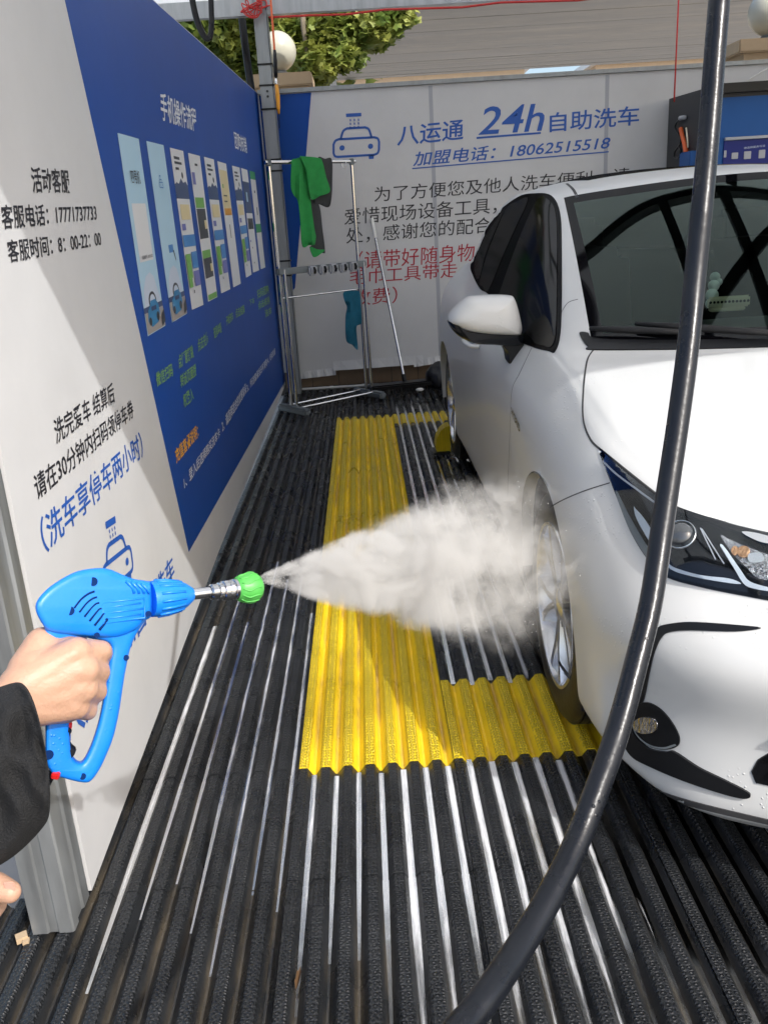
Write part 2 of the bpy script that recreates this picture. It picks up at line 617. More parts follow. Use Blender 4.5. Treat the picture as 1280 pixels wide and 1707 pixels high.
def cr_chain(pts, n=8, closed=False):
    """Catmull-Rom through points of any dimension; a point given twice makes a corner"""
    P = [Vector(p) for p in pts]
    N = len(P)
    out = []
    for i in range(N if closed else N - 1):
        p1, p2 = P[i], P[(i + 1) % N]
        if (p1 - p2).length < 1e-9:
            continue
        p0 = P[(i - 1) % N] if (closed or i > 0) else p1
        p3 = P[(i + 2) % N] if (closed or i + 2 < N) else p2
        for k in range(n):
            t = k / n
            out.append(0.5 * ((2 * p1) + (p2 - p0) * t + (2 * p0 - 5 * p1 + 4 * p2 - p3) * t * t + (3 * p1 - p0 - 3 * p2 + p3) * t ** 3))
    if not closed:
        out.append(P[-1])
    return out


def poly_patch(outline, fn, cell, nrm=None, thick=0.003):
    """fill a 2-D outline with a grid, map it to 3-D with fn(x, y), give it thickness along nrm(p) or the mesh normal"""
    bm = bmesh.new()
    vs = []
    for p in outline:
        if not vs or (Vector((p[0], p[1], 0)) - vs[-1].co).length > 1e-4:
            vs.append(bm.verts.new((p[0], p[1], 0)))
    bm.faces.new(vs)
    xs = [p[0] for p in outline]
    ys = [p[1] for p in outline]
    x = min(xs) + cell
    while x < max(xs):
        bmesh.ops.bisect_plane(bm, geom=bm.verts[:] + bm.edges[:] + bm.faces[:], plane_co=(x, 0, 0), plane_no=(1, 0, 0), dist=1e-4)
        x += cell
    y = min(ys) + cell
    while y < max(ys):
        bmesh.ops.bisect_plane(bm, geom=bm.verts[:] + bm.edges[:] + bm.faces[:], plane_co=(0, y, 0), plane_no=(0, 1, 0), dist=1e-4)
        y += cell
    bmesh.ops.triangulate(bm, faces=[f for f in bm.faces if len(f.verts) > 4])
    bm.verts.index_update()
    res = [fn(v.co.x, v.co.y) for v in bm.verts]          # (point, normal)
    mb = MB()
    n = len(res)
    top = [r[0] for r in res]
    bot = [r[0] - r[1] * thick for r in res]
    faces = [[v.index for v in f.verts] for f in bm.faces]
    side = []
    for e in bm.edges:
        if len(e.link_faces) == 1:
            a, b = e.verts[0].index, e.verts[1].index
            side.append((a, b, b + n, a + n))
    mb.add(top + bot, faces + [[i + n for i in f][::-1] for f in faces] + side)
    bm.free()
    return mb


def eval_mesh(o):
    bpy.context.view_layer.update()
    dg = bpy.context.evaluated_depsgraph_get()
    return bpy.data.meshes.new_from_object(o.evaluated_get(dg))


TEXTS = []


def text_on(s, p_bl, p_br, p_tl, m, parent, bold=0.0, nrm=Vector((1, 0, 0)), name='lettering', lift=0.0012):
    """lettering as thin meshes; p_* are the 3-D corners of its ink"""
    TEXTS.append((s, Vector(p_bl), Vector(p_br), Vector(p_tl), m, parent, bold, nrm, name, lift))


def flush_texts():
    obs = []
    for t in TEXTS:
        cu = bpy.data.curves.new("t", 'FONT')
        cu.body = t[0]
        cu.offset = t[6]
        cu.resolution_u = 3
        o = bpy.data.objects.new("t", cu)
        COL.objects.link(o)
        obs.append(o)
    bpy.context.view_layer.update()
    dg = bpy.context.evaluated_depsgraph_get()
    for t, o in zip(TEXTS, obs):
        me = bpy.data.meshes.new_from_object(o.evaluated_get(dg))
        s, bl, br, tl, m, parent, bold, nrm, name, lift = t
        if len(me.vertices) == 0:
            continue
        x0 = min(v.co.x for v in me.vertices)
        x1 = max(v.co.x for v in me.vertices)
        y0 = min(v.co.y for v in me.vertices)
        y1 = max(v.co.y for v in me.vertices)
        off = root_of(parent)
        for v in me.vertices:
            u, w = (v.co.x - x0) / (x1 - x0), (v.co.y - y0) / (y1 - y0)
            v.co = bl + (br - bl) * u + (tl - bl) * w + nrm * lift - off
        me.materials.clear()
        me.materials.append(m)
        me.name = name
        ob = bpy.data.objects.new(name, me)
        COL.objects.link(ob)
        ob.parent = parent
    for o in obs:
        cu = o.data
        bpy.data.objects.remove(o)
        bpy.data.curves.remove(cu)
    TEXTS.clear()


def stroke_mb(mb, pts, w, nrm, closed=False):
    """a flat printed line of width w along 3-D points"""
    n = len(pts)
    L, R = [], []
    for i in range(n):
        a = pts[(i - 1) % n] if (closed or i > 0) else pts[i]
        b = pts[(i + 1) % n] if (closed or i < n - 1) else pts[i]
        t = (b - a).normalized()
        sd = nrm.cross(t).normalized() * (w / 2)
        L.append(pts[i] + sd)
        R.append(pts[i] - sd)
    k = n if closed else n - 1
    mb.add(L + R, [(i, (i + 1) % n, n + (i + 1) % n, n + i) for i in range(k)])


def logo_mb(P):
    """car-under-a-shower logo; P(u, v) maps the unit box to 3-D"""
    mb = MB()
    nrm = (P(1, 0) - P(0, 0)).cross(P(0, 1) - P(0, 0)).normalized()
    w = (P(1, 0) - P(0, 0)).length * 0.045
    S = lambda pts, c=False, ww=w: stroke_mb(mb, [P(u, v) for u, v in pts], ww, nrm, c)
    S([(0.28, 0.965), (0.60, 0.965)], ww=w * 1.5)
    for u in (0.37, 0.455, 0.54):
        for v in (0.88, 0.80, 0.72):
            S([(u, v), (u + 0.005, v - 0.05)], ww=w * 0.55)
    body = [(0.02, 0.15), (0.02, 0.34), (0.02, 0.34), (0.06, 0.42), (0.13, 0.45), (0.13, 0.45), (0.87, 0.45), (0.87, 0.45), (0.95, 0.42), (0.98, 0.34), (0.98, 0.34), (0.98, 0.17), (0.98, 0.17), (0.95, 0.09), (0.87, 0.06), (0.87, 0.06), (0.12, 0.06), (0.12, 0.06), (0.05, 0.08), (0.02, 0.15)]
    S([tuple(q) for q in cr_chain([Vector((a, b, 0)).to_2d() for a, b in body], 4, True)], True)
    S([tuple(q) for q in cr_chain([Vector(p) for p in [(0.17, 0.45), (0.22, 0.62), (0.30, 0.68), (0.30, 0.68), (0.68, 0.68), (0.68, 0.68), (0.76, 0.63), (0.82, 0.45)]], 4)])
    for u in (0.20, 0.80):
        c = [P(u + 0.055 * math.cos(a), 0.255 + 0.06 * math.sin(a)) for a in [i * math.pi / 10 for i in range(20)]]
        mb.add(c, [tuple(range(20))])
    mb.add([P(0.76, 0.06), P(0.88, 0.06), P(0.87, -0.03), P(0.77, -0.03)], [(0, 1, 2, 3)])
    return mb


# ================================================================== SETTING
# ground sheet to the horizon, below the wash bay floor
g = MB().add([(-400, -400, -0.06), (400, -400, -0.06), (400, 600, -0.06), (-400, 600, -0.06)], [(0, 1, 2, 3)]).build('ground', M['ground'])
tag(g, kind='structure')

# ribbed rubber floor: 40 cm tiles of seven ribs each
PITCH_X = 0.4 / 7
X_OFF = -0.245


def tile_rows(mb, x0, y0, y1, dz, ribs=7, rim=True):
    prof = []
    for k in range(ribs):
        b = x0 + k * PITCH_X
        prof += [(b + 0.001, 0.0), (b + 0.0035, 0.0015), (b + 0.021, 0.0015), (b + 0.0238, 0.0), (b + 0.037, -0.0215), (b + 0.042, -0.0215)]
    prof.append((x0 + ribs * PITCH_X - 0.0005, -0.002))
    n = len(prof)
    vs = [(x, y0 + 0.0008, z + dz) for x, z in prof] + [(x, y1 - 0.0008, z + dz) for x, z in prof]
    fs = [(i, i + 1, n + i + 1, n + i) for i in range(n - 1)]
    vs += [(x, y0 + 0.0008, -0.03) for x, z in prof] + [(x, y1 - 0.0008, -0.03) for x, z in prof]
    fs += [(2 * n + i, 2 * n + i + 1, i + 1, i) for i in range(n - 1)]
    fs += [(n + i, n + i + 1, 3 * n + i + 1, 3 * n + i) for i in range(n - 1)]
    mb.add(vs, fs)


yellow_cells = set()
LONG = [(0, j) for j in range(0, 10)]
FRONT = [(1, 0)]
Y_OFF = 1.92
mbs = {'floor': MB(), 'long': MB(), 'front': MB(), 'rear': MB()}
for i in range(-5, 11):
    for j in range(-8, 14):
        x0, y0 = X_OFF + i * 0.4, Y_OFF + j * 0.4
        if y0 >= 7.2 or (x0 < -0.75 and y0 > 1.4):
            continue
        y1 = min(y0 + 0.4, 7.26)
        dz = random.uniform(-0.0012, 0.0012)
        if i == 0 and 0 <= j <= 9:
            tile_rows(mbs['long'], x0, y0, y1, random.uniform(0.001, 0.002))
        elif i == 0 and j == 10:
            tile_rows(mbs['long'], x0, y0, y0 + 0.2, 0.001)
            tile_rows(mbs['floor'], x0, y0 + 0.2, y1, dz)
        elif i == 1 and j == 0:
            tile_rows(mbs['front'], x0, y0, y1, 0.0015)
        elif i == 1 and j == 9:
            tile_rows(mbs['floor'], x0, y0, y0 + 0.3, dz)
            tile_rows(mbs['rear'], x0, y0 + 0.3, y1, 0.0012)
        elif i == 1 and j == 10:
            tile_rows(mbs['rear'], x0, y0, y0 + 0.2, 0.0012)
            tile_rows(mbs['floor'], x0, y0 + 0.2, y1, dz)
        else:
            tile_rows(mbs['floor'], x0, y0, y1, dz)
for j in range(-1, 14):
    tile_rows(mbs['floor'], X_OFF - 0.4 - PITCH_X, Y_OFF + j * .4, min(Y_OFF + j * .4 + .4, 7.26), random.uniform(-.0012, .0012), 1)
tag(mbs['floor'].build('floor', M['rubber']), kind='structure')
tag(mbs['long'].build('yellow_floor_strip', M['yellow']), 'long yellow ribbed floor strip running from the front to the back of the bay', 'floor grating')
tag(mbs['front'].build('yellow_floor_strip', M['yellow']), 'short yellow ribbed floor piece under the front wheel of the white car', 'floor grating')
tag(mbs['rear'].build('yellow_floor_strip', M['yellow']), 'short yellow ribbed floor piece at the far end beside the rear wheel', 'floor grating')


def foam_mat():
    """clear water with soap foam floating on it, whose white also paints glints; the foam breaks up along its edges"""
    m = bpy.data.materials.new('soapy water')
    m.use_nodes = True
    nt = m.node_tree
    nt.nodes.remove(nt.nodes["Principled BSDF"])
    N, K = nt.nodes.new, nt.links.new
    tc = N("ShaderNodeTexCoord")
    mp = N("ShaderNodeMapping")
    mp.inputs["Scale"].default_value = (60, 5.0, 1)
    K(tc.outputs["Object"], mp.inputs[0])
    nz = N("ShaderNodeTexNoise")
    nz.inputs["Scale"].default_value = 1.2
    nz.inputs["Detail"].default_value = 7
    nz.inputs["Roughness"].default_value = 0.62
    K(mp.outputs[0], nz.inputs[0])
    at_ = N("ShaderNodeAttribute")
    at_.attribute_name = "foam"
    ad = N("ShaderNodeMath")
    ad.operation = 'ADD'
    K(nz.outputs[0], ad.inputs[0])
    K(at_.outputs["Fac"], ad.inputs[1])
    mr = N("ShaderNodeMapRange")
    mr.interpolation_type = 'SMOOTHSTEP'
    mr.inputs[1].default_value = 0.78
    mr.inputs[2].default_value = 1.30
    K(ad.outputs[0], mr.inputs[0])
    bp = N("ShaderNodeBump")
    bp.inputs["Strength"].default_value = 0.3
    bp.inputs["Distance"].default_value = 0.002
    K(nz.outputs[0], bp.inputs["Height"])
    tr = N("ShaderNodeBsdfTransparent")
    tr.inputs[0].default_value = (0.86, 0.86, 0.84, 1)
    gl = N("ShaderNodeBsdfGlossy")
    gl.inputs["Roughness"].default_value = 0.12
    K(bp.outputs[0], gl.inputs["Normal"])
    fr = N("ShaderNodeFresnel")
    fr.inputs[0].default_value = 1.42
    mx = N("ShaderNodeMixShader")
    K(fr.outputs[0], mx.inputs[0])
    K(tr.outputs[0], mx.inputs[1])
    K(gl.outputs[0], mx.inputs[2])
    df = N("ShaderNodeBsdfPrincipled")
    df.inputs["Base Color"].default_value = (0.72, 0.73, 0.75, 1)
    df.inputs["Roughness"].default_value = 0.3
    K(bp.outputs[0], df.inputs["Normal"])
    m2 = N("ShaderNodeMixShader")
    K(mr.outputs[0], m2.inputs[0])
    K(mx.outputs[0], m2.inputs[1])
    K(df.outputs[0], m2.inputs[2])
    K(m2.outputs[0], nt.nodes["Material Output"].inputs[0])
    return m


def build_water():
    """water and soap lying in the channels between the ribs; how white each channel is differs, for soap and for painted glints"""
    mb = MB()
    fo = []
    rnd = random.Random(3)
    for k in range(-7, 24):
        xb = X_OFF + k * PITCH_X
        if xb < -0.60:
            lvl, f0, y_near = -0.0150, 0.62, 1.50
        elif xb < -0.25:
            lvl, f0, y_near = -0.0185, 0.54 + rnd.uniform(-.06, .10), 1.62 + rnd.uniform(-0.15, 0.2)  # whiter foam here also stands in for thin glints off the water
        elif xb < -0.05:
            lvl, f0, y_near = -0.0155, 0.50 + rnd.uniform(-.05, .1), 1.40 + rnd.uniform(-0.1, 0.15)
        elif xb < 0.40:
            lvl, f0, y_near = -0.0140, 0.66 + rnd.uniform(-.06, .12), 1.16 + rnd.uniform(-0.08, 0.15)
        else:
            lvl, f0, y_near = -0.0165, 0.22 + rnd.uniform(-.1, .1), 1.1
        y_near -= 0.22
        y_far = 6.9 if xb > 0.12 else 3.0 + rnd.uniform(-.4, .6)
        N = 150
        a = lvl / -0.0215
        xl, xr = xb + 0.0238 + 0.0132 * a - 0.001, xb + 0.042 + (0.0571 - 0.042) * (1 - a) + 0.001
        bias = rnd.uniform(-.35, .35)
        vs = []
        for i in range(N + 1):
            y = y_near + (y_far - y_near) * (i / N) ** 1.6
            taper = min(1.0, (y - y_near) / 0.45 + 0.04)
            for q in range(5):
                w = (q - 2) / 2.0                      # -1..1 across the channel
                cx = (xl + xr) / 2
                vs.append((cx + w * (xr - xl) / 2 * (0.35 + .65 * taper), y, lvl - 0.004 * (1 - taper)))
                f = f0 - 0.34 * abs(w - bias) ** 1.5
                if y > 1.92 and -0.26 < xb < 0.55 and (xb < 0.15 or y < 2.33):
                    f -= 0.36
                f *= max(0.45, 1 - 0.16 * max(0, y - 2.6))
                f *= 0.45 + 0.55 * min(1.0, max(0.0, (y - y_near - .05) / 0.55))
                fo.append(f + 0.14 * noise.noise(Vector((xb * 9, y * 1.3, 0))) + 0.20 * noise.noise(Vector((xb * 40, y * 7.0, w * 1.5))))
        def dry(i):
            y = vs[5 * i][1]
            return (-0.26 < xb < 0.15 and 1.90 < y < 6.1) or (0.15 < xb < 0.50 and 1.90 < y < 2.30)
        mb.add(vs, [(5 * i + q, 5 * i + q + 1, 5 * i + q + 6, 5 * i + q + 5) for i in range(N) for q in range(4) if not dry(i)])
    o = mb.build('channel_water', foam_mat(), None, True)
    a = o.data.attributes.new("foam", 'FLOAT', 'POINT')
    for i, v in enumerate(fo):
        a.data[i].value = v
    tag(o, kind='structure')


build_water()

# ---------------------------------------------------------------- left banner wall
WN = Vector((1, 0.0057, 0)).normalized()
lw = thing('banner_wall', 'long left hand banner wall, white with a blue panel of phone instructions', 'wall', (-0.68, 4.4, 0))


def wpt(y, z, off=0.0):
    return Vector((WALL_A + WALL_K * y + off, y, z))


Y0, Y1 = 1.537, 7.285
mb = MB()
prof = [(Y0, -0.005), (3.44, 0.040), (Y1, 0.058), (Y1, 2.285), (3.55, 2.117), (Y0, 2.03)]
n = len(prof)
mb.add([wpt(y, z) for y, z in prof] + [wpt(y, z, -0.035) for y, z in prof],
       [tuple(range(n)), tuple(range(2 * n - 1, n - 1, -1))] + [(i, n + i, n + (i + 1) % n, (i + 1) % n) for i in range(n)])
mb.build('panel', M['banner_white'], lw)
mb = MB()
slope = (2.894 - 2.408) / (0.254 - 1.875)
y_top = 2.408 + slope * (2.07 - 1.875)
bp_ = [(2.894, 0.254), (Y1, 0.088), (Y1, 2.281), (3.55, 2.113), (y_top, 2.063)]
mb.add([wpt(y, z, 0.0012) for y, z in bp_] + [wpt(y, z, 0.0002) for y, z in bp_], [tuple(range(5)), tuple(range(9, 4, -1))] + [(i, 5 + i, 5 + (i + 1) % 5, (i + 1) % 5) for i in range(5)])
mb.build('blue_panel', M['banner_blue'], lw)


def wtext(s, bl, br, tl, m, bold=0.0, lift=0.0012):
    text_on(s, on_wall(*bl), on_wall(*br), on_wall(*tl), M[m], lw, bold, WN, 'lettering', lift)


wtext('活动客服', (55, 322), (118, 322), (50, 277), 'ink', 0.016)
wtext('客服电话：17771737733', (4, 383), (162, 369), (0, 341), 'ink', 0.014)
wtext('客服时间：8：00-22：00', (15, 439), (169.5, 411), (10, 400), 'ink', 0.014)
wtext('洗完爱车 结算后', (94, 742), (192, 670), (88, 700), 'ink', 0.012)
wtext('请在30分钟内扫码领停车券', (62, 836), (224, 695), (54, 793), 'ink', 0.012)
wtext('（洗车享停车两小时）', (75, 926), (240, 760), (63, 866), 'ink_blue', 0.010)
wtext('八运通24h自助洗车', (112, 1262), (292, 962), (100, 1203), 'ink_blue', 0.016)
A, B, C_ = on_wall(176, 1000), on_wall(224, 955), on_wall(160, 882)
logo_mb(lambda u, v: A + (B - A) * u + (C_ - A) * v + WN * 0.0013).build('car_logo', M['ink_blue'], lw)
wtext('手机操作流程', (268.6, 201), (328, 221), (265.5, 152), 'ink_white', 0.014, 0.0024)
wtext('团购核销', (392, 248), (412, 256), (389, 218), 'ink_white', 0.012, 0.0024)
for s, bl, br, tl in (('微信扫码', (261, 646), (288, 627), (258.5, 621.5)), ('点任意键跳', (298, 615.6), (322.5, 596), (295.6, 592)),
                      ('转该页面授', (301, 648), (327, 626), (299.5, 625)), ('权登入', (306.6, 681), (322.5, 666), (303.8, 658)),
                      ('点击充值', (330, 587.5), (347.6, 572), (328, 566)), ('选择金额', (357, 565), (370, 553.5), (354.6, 546.5)),
                      ('开始洗车', (377, 543.5), (388.6, 533.6), (376, 527.7)), ('点击结算', (393, 531), (408, 522), (391.6, 515)),
                      ('下车', (415.6, 510), (424, 505.5), (415, 499.6)), ('扫码团购', (429, 498.5), (448, 488), (427.6, 483)),
                      ('点击核销', (430.4, 517), (449.6, 505.5), (429, 503)), ('洗车', (442, 530), (453, 523), (440.7, 517))):
    wtext(s, bl, br, tl, 'ink_green', 0.012, 0.0024)
wtext('充值套餐说明：', (293.6, 774), (331, 728), (290, 749), 'ink_orange', 0.02, 0.0024)
wtext('1、登入后选择购买洗车卡', (307, 816), (366.5, 728), (305, 795.5), 'ink_white', 0.008, 0.0024)
wtext('2、请选择适合的优惠套餐', (370.5, 721.6), (410.5, 654), (368.5, 702), 'ink_white', 0.008, 0.0024)
wtext('3、所选套餐当日不清零 4、扫码充值', (411.6, 655), (458.8, 590), (410.5, 640.6), 'ink_white', 0.008, 0.0024)


# phone screenshots printed in a row
def screen(idx, tl, tr, br, bl, bg, items):
    c = [on_wall(*p) for p in (tl, tr, br, bl)]

    def Q(u, v, lift):
        return c[0] * (1 - u) * (1 - v) + c[1] * u * (1 - v) + c[2] * u * v + c[3] * (1 - u) * v + WN * lift
    mats, mb_ = [M[bg]], MB()
    mb_.add([Q(0, 0, .0022), Q(1, 0, .0022), Q(1, 1, .0022), Q(0, 1, .0022)], [(0, 1, 2, 3)])
    lv = .0022
    for it in items:
        lv += 0.0003
        mn, poly = it
        if M[mn] not in mats:
            mats.append(M[mn])
        if len(poly) == 4 and not isinstance(poly[0], tuple):
            u0, v0, u1, v1 = poly
            poly = [(u0, v0), (u1, v0), (u1, v1), (u0, v1)]
        mb_.add([Q(u, v, lv) for u, v in poly], [tuple(range(len(poly)))], mats.index(M[mn]))
    return mb_.build('printed_screen', mats, lw), Q


def ell(cx, cy, rx, ry, n=16, a0=0, a1=2 * math.pi):
    return [(cx + rx * math.cos(a0 + (a1 - a0) * i / n), cy + ry * math.sin(a0 + (a1 - a0) * i / n)) for i in range(n + (0 if a1 - a0 > 6.2 else 1))]


car_art = [('screen_mount', [(0.05, 0.86), (0.14, 0.76), (0.32, 0.70), (0.55, 0.685), (0.72, 0.71), (0.86, 0.80), (0.95, 0.86)]),
           ('screen_navy', (0.0, 0.855, 1.0, 0.885)), ('screen_road', (0.02, 0.885, 1.0, 0.995)),
           ('screen_dark', ell(0.48, 0.835, 0.20, 0.05)), ('screen_mount', ell(0.48, 0.838, 0.15, 0.038)),
           ('screen_car', [(0.12, 0.93), (0.16, 0.88), (0.30, 0.855), (0.36, 0.83), (0.62, 0.83), (0.74, 0.86), (0.78, 0.91), (0.66, 0.955), (0.28, 0.968)]),
           ('screen_dark', ell(0.22, 0.935, 0.07, 0.022)), ('screen_dark', ell(0.64, 0.925, 0.08, 0.025)), ('screen_navy', (0.34, 0.862, 0.60, 0.885)),
           ('screen_dark', [(0.82, 0.93), (1.0, 0.90), (1.0, 0.97), (0.80, 0.99)])]
_, Q1 = screen(0, (195, 221.5), (230.4, 231.4), (275, 543), (245.7, 560.6), 'screen_sky',
               [('screen_white', (0.16, 0.33, 0.86, 0.625))] + car_art)
_, Q2 = screen(1, (243.3, 235), (272, 242), (311, 523), (286, 538), 'screen_sky',
               [('screen_blue', (0.42, 0.565, 0.70, 0.61)), ('screen_dark', [(0.66, 0.60), (0.72, 0.60), (0.78, 0.655), (0.76, 0.665)])] + car_art)
app = [('screen_navy', [(0, 0.30), (0, 0.215), (0.15, 0.20), (0.3, 0.21), (0.5, 0.175), (0.65, 0.20), (0.85, 0.19), (1, 0.215), (1, 0.30)]),
       ('screen_dark', (0.18, 0.045, 0.60, 0.062)), ('screen_dark', (0.18, 0.075, 0.72, 0.09)), ('screen_dark', (0.2, 0.11, 0.45, 0.125)),
       ('screen_dark', ell(0.64, 0.155, 0.06, 0.02)), ('screen_cream', (0.14, 0.335, 0.86, 0.43)), ('screen_violet', (0.08, 0.455, 0.36, 0.495)),
       ('screen_blue', (0.02, 0.525, 0.98, 0.60)), ('screen_green', (0.03, 0.645, 0.40, 0.80)), ('screen_blue', (0.48, 0.635, 0.95, 0.745)),
       ('screen_violet', (0.48, 0.76, 0.95, 0.86)), ('screen_green', (0.03, 0.80, 0.3, 0.86)), ('screen_dark', (0.3, 0.88, 0.36, 0.90))]
cards = [('screen_green', (0.06, 0.285, 0.84, 0.355)), ('screen_dark', (0.06, 0.36, 0.86, 0.565)), ('screen_green', (0.06, 0.645, 0.84, 0.70)),
         ('screen_dark', (0.06, 0.70, 0.86, 0.84)), ('screen_cream', (0.62, 0.44, 0.84, 0.50)), ('screen_green', (0.06, 0.955, 0.94, 0.995)),
         ('screen_violet', (0.06, 0.12, 0.30, 0.20)), ('screen_dark', (0.40, 0.06, 0.62, 0.075)), ('screen_cream', (0.62, 0.745, 0.84, 0.80))]
screen(2, (282.5, 246), (304.8, 251.8), (338.7, 508), (319.5, 516.5), 'screen_white', app)
screen(3, (313, 255), (332.5, 260), (362, 495), (346.5, 503), 'screen_white', cards)
screen(4, (339.5, 261.4), (356, 266), (383.5, 482), (368.3, 489), 'screen_white', app)
screen(5, (362, 268.6), (376.5, 273), (401, 472.7), (388.7, 479), 'screen_white', [('screen_cream', (0.08, 0.06, 0.95, 0.40)), ('amber', (0.12, 0.36, 0.95, 0.415)), ('screen_green', (0.2, 0.17, 0.32, 0.20)), ('screen_dark', (0.45, 0.49, 0.52, 0.60)), ('screen_dark', (0.2, 0.255, 0.6, 0.265)), ('screen_dark', (0.2, 0.30, 0.55, 0.31))])
screen(6, (386.4, 276), (399, 279.5), (419, 457.5), (409.8, 463), 'screen_white', app)
screen(7, (401.6, 280), (412, 283.5), (431.6, 450.5), (421.5, 454.5), 'screen_white', [('screen_navy', (0.0, 0.12, 1, 0.42)), ('screen_sky', (0.3, 0.22, 0.5, 0.31)), ('screen_dark', (0.08, 0.47, 0.92, 0.575)), ('screen_violet', (0.1, 0.68, 0.25, 0.70)), ('screen_dark', (0.3, 0.75, 0.4, 0.765)), ('screen_dark', (0.3, 0.9, 0.4, 0.915))])
screen(8, (415.7, 284.6), (424.3, 287), (442, 445.8), (434.4, 448.6), 'screen_white', [('screen_teal', (0, 0, 1, 0.08)), ('screen_teal', (0, 0.53, 1, 0.62)), ('screen_dark', (0.4, 0.19, 0.6, 0.215)), ('screen_dark', (0.5, 0.36, 0.62, 0.44))])
text_on('四号机', Q1(0.27, 0.232, 0), Q1(0.72, 0.232, 0), Q1(0.27, 0.165, 0), M['screen_dark'], lw, 0.01, WN, 'lettering', 0.0062)
text_on('机器编号: 00010221', Q1(0.22, 0.612, 0), Q1(0.80, 0.612, 0), Q1(0.22, 0.592, 0), M['screen_dark'], lw, 0.01, WN, 'lettering', 0.0062)
logo_mb(lambda u, v: Q2(0.36 + 0.24 * u, 0.245 - 0.07 * v, 0.0042)).build('car_logo', M['screen_blue'], lw)

# ---------------------------------------------------------------- back banner wall
bw = thing('banner_wall', 'back banner wall in white with a phone number and a notice behind the rack', 'wall', (1.9, 7.3, 0))
BN = Vector((0, -1, 0))
BX1 = 4.6
mb = MB()
mb.box(((-0.70 + BX1) / 2, BACK_Y + 0.02, (0.155 + 2.272) / 2), (BX1 + 0.70, 0.04, 2.272 - 0.155))
mb.build('panel', M['banner_white'], bw)
MB().box(((-0.70 + BX1) / 2, BACK_Y + 0.012, 2.289), (BX1 + 0.70, 0.06, 0.03)).build('top_rail', M['galv_dark'], bw)
c = [on_back(*p, 0.0012) for p in ((436, 160), (519, 154), (492, 480))]
mb = MB()
q = [Vector((-0.69, BACK_Y - .0012, 2.268)), Vector((c[1].x, BACK_Y - .0012, 2.268)), Vector((c[2].x, BACK_Y - .0012, c[2].z)), Vector((-0.69, BACK_Y - .0012, c[2].z - 0.13))]
mb.add(q + [p + Vector((0, .001, 0)) for p in q], [(0, 1, 2, 3), (7, 6, 5, 4)] + [(i, 4 + i, 4 + (i + 1) % 4, (i + 1) % 4) for i in range(4)])
mb.build('blue_panel', M['banner_blue'], bw)
M['seam'] = mat('frame tube seen through the fabric', (0.40, 0.41, 0.45), 0.6)
for (a, b_) in (((717, 141), (735, 440)), ((1012, 120), (1010, 300))):
    p0, p1 = on_back(*a), on_back(*b_)
    x = p0.x
    MB().box((x, BACK_Y - 0.0005, (0.16 + 2.27) / 2), (0.030, 0.0008, 2.10)).build('seam_strap', M['seam'], bw)
for (a, b_, hh) in (((500, 632), (560, 625), 0.03), ((556, 618), (706, 607), 0.045), ((690, 612), (738, 604), 0.03)):
    p0, p1 = on_back(*a, 0.012), on_back(*b_, 0.012)
    pts = []
    mbk = MB()
    N = 12
    for i in range(N + 1):
        x = p0.x + (p1.x - p0.x) * i / N
        z = p0.z + (p1.z - p0.z) * i / N
        w = 0.006 * math.sin(i * 1.9)
        pts += [(x, BACK_Y - 0.004 + w * .3, z + hh + .03), (x, BACK_Y - 0.014 + w, z)]
    mbk.add(pts, [(2 * i, 2 * i + 1, 2 * i + 3, 2 * i + 2) for i in range(N)])
    mbk.build('loose_hem', M['banner_white'], bw)


def btext(s, bl, br, tl, m, bold=0.0):
    text_on(s, on_back(*bl), on_back(*br), on_back(*tl), M[m], bw, bold, BN, 'lettering', 0.0022)


A2, B2, C2 = on_back(554.5, 266.5), on_back(633, 262), on_back(554.5, 191)
logo_mb(lambda u, v: A2 + (B2 - A2) * u + (C2 - A2) * v + BN * 0.0022).build('car_logo', M['ink_blue'], bw)
btext('八运通', (661.8, 244), (772, 233), (662.5, 210), 'ink_blue', 0.012)
btext('24h', (797, 225), (902, 218), (808, 178), 'ink_blue', 0.008)
btext('自助洗车', (915.5, 221), (1064, 208.5), (916, 188), 'ink_blue', 0.010)
btext('加盟电话：18062515518', (688, 277.5), (1013, 249.5), (693, 253), 'ink_blue', 0.010)
mb = MB()
for a, b_, w in (((794, 230), (901, 221.5), .014), ((687, 281), (1014, 253), .009)):
    stroke_mb(mb, [on_back(*a, .0022), on_back(*b_, .0022)], w, BN)
mb.build('underline', M['ink_blue'], bw)
btext('为了方便您及他人洗车便利，请', (624, 337.5), (1047, 305), (624, 311.5), 'ink')
btext('爱惜现场设备工具，使用后放回原', (574, 376), (1029, 340), (574, 348.5), 'ink')
btext('处，感谢您的配合！', (577, 407), (829, 387.5), (577, 380), 'ink')
btext('（请带好随身物品离开，', (597, 450), (894, 428), (597, 419), 'ink_red')
btext('毛巾工具带走，否则', (583, 476), (851, 456), (583, 450.5), 'ink_red')
btext('收费）', (587.5, 511), (662, 505), (587.5, 483), 'ink_red')

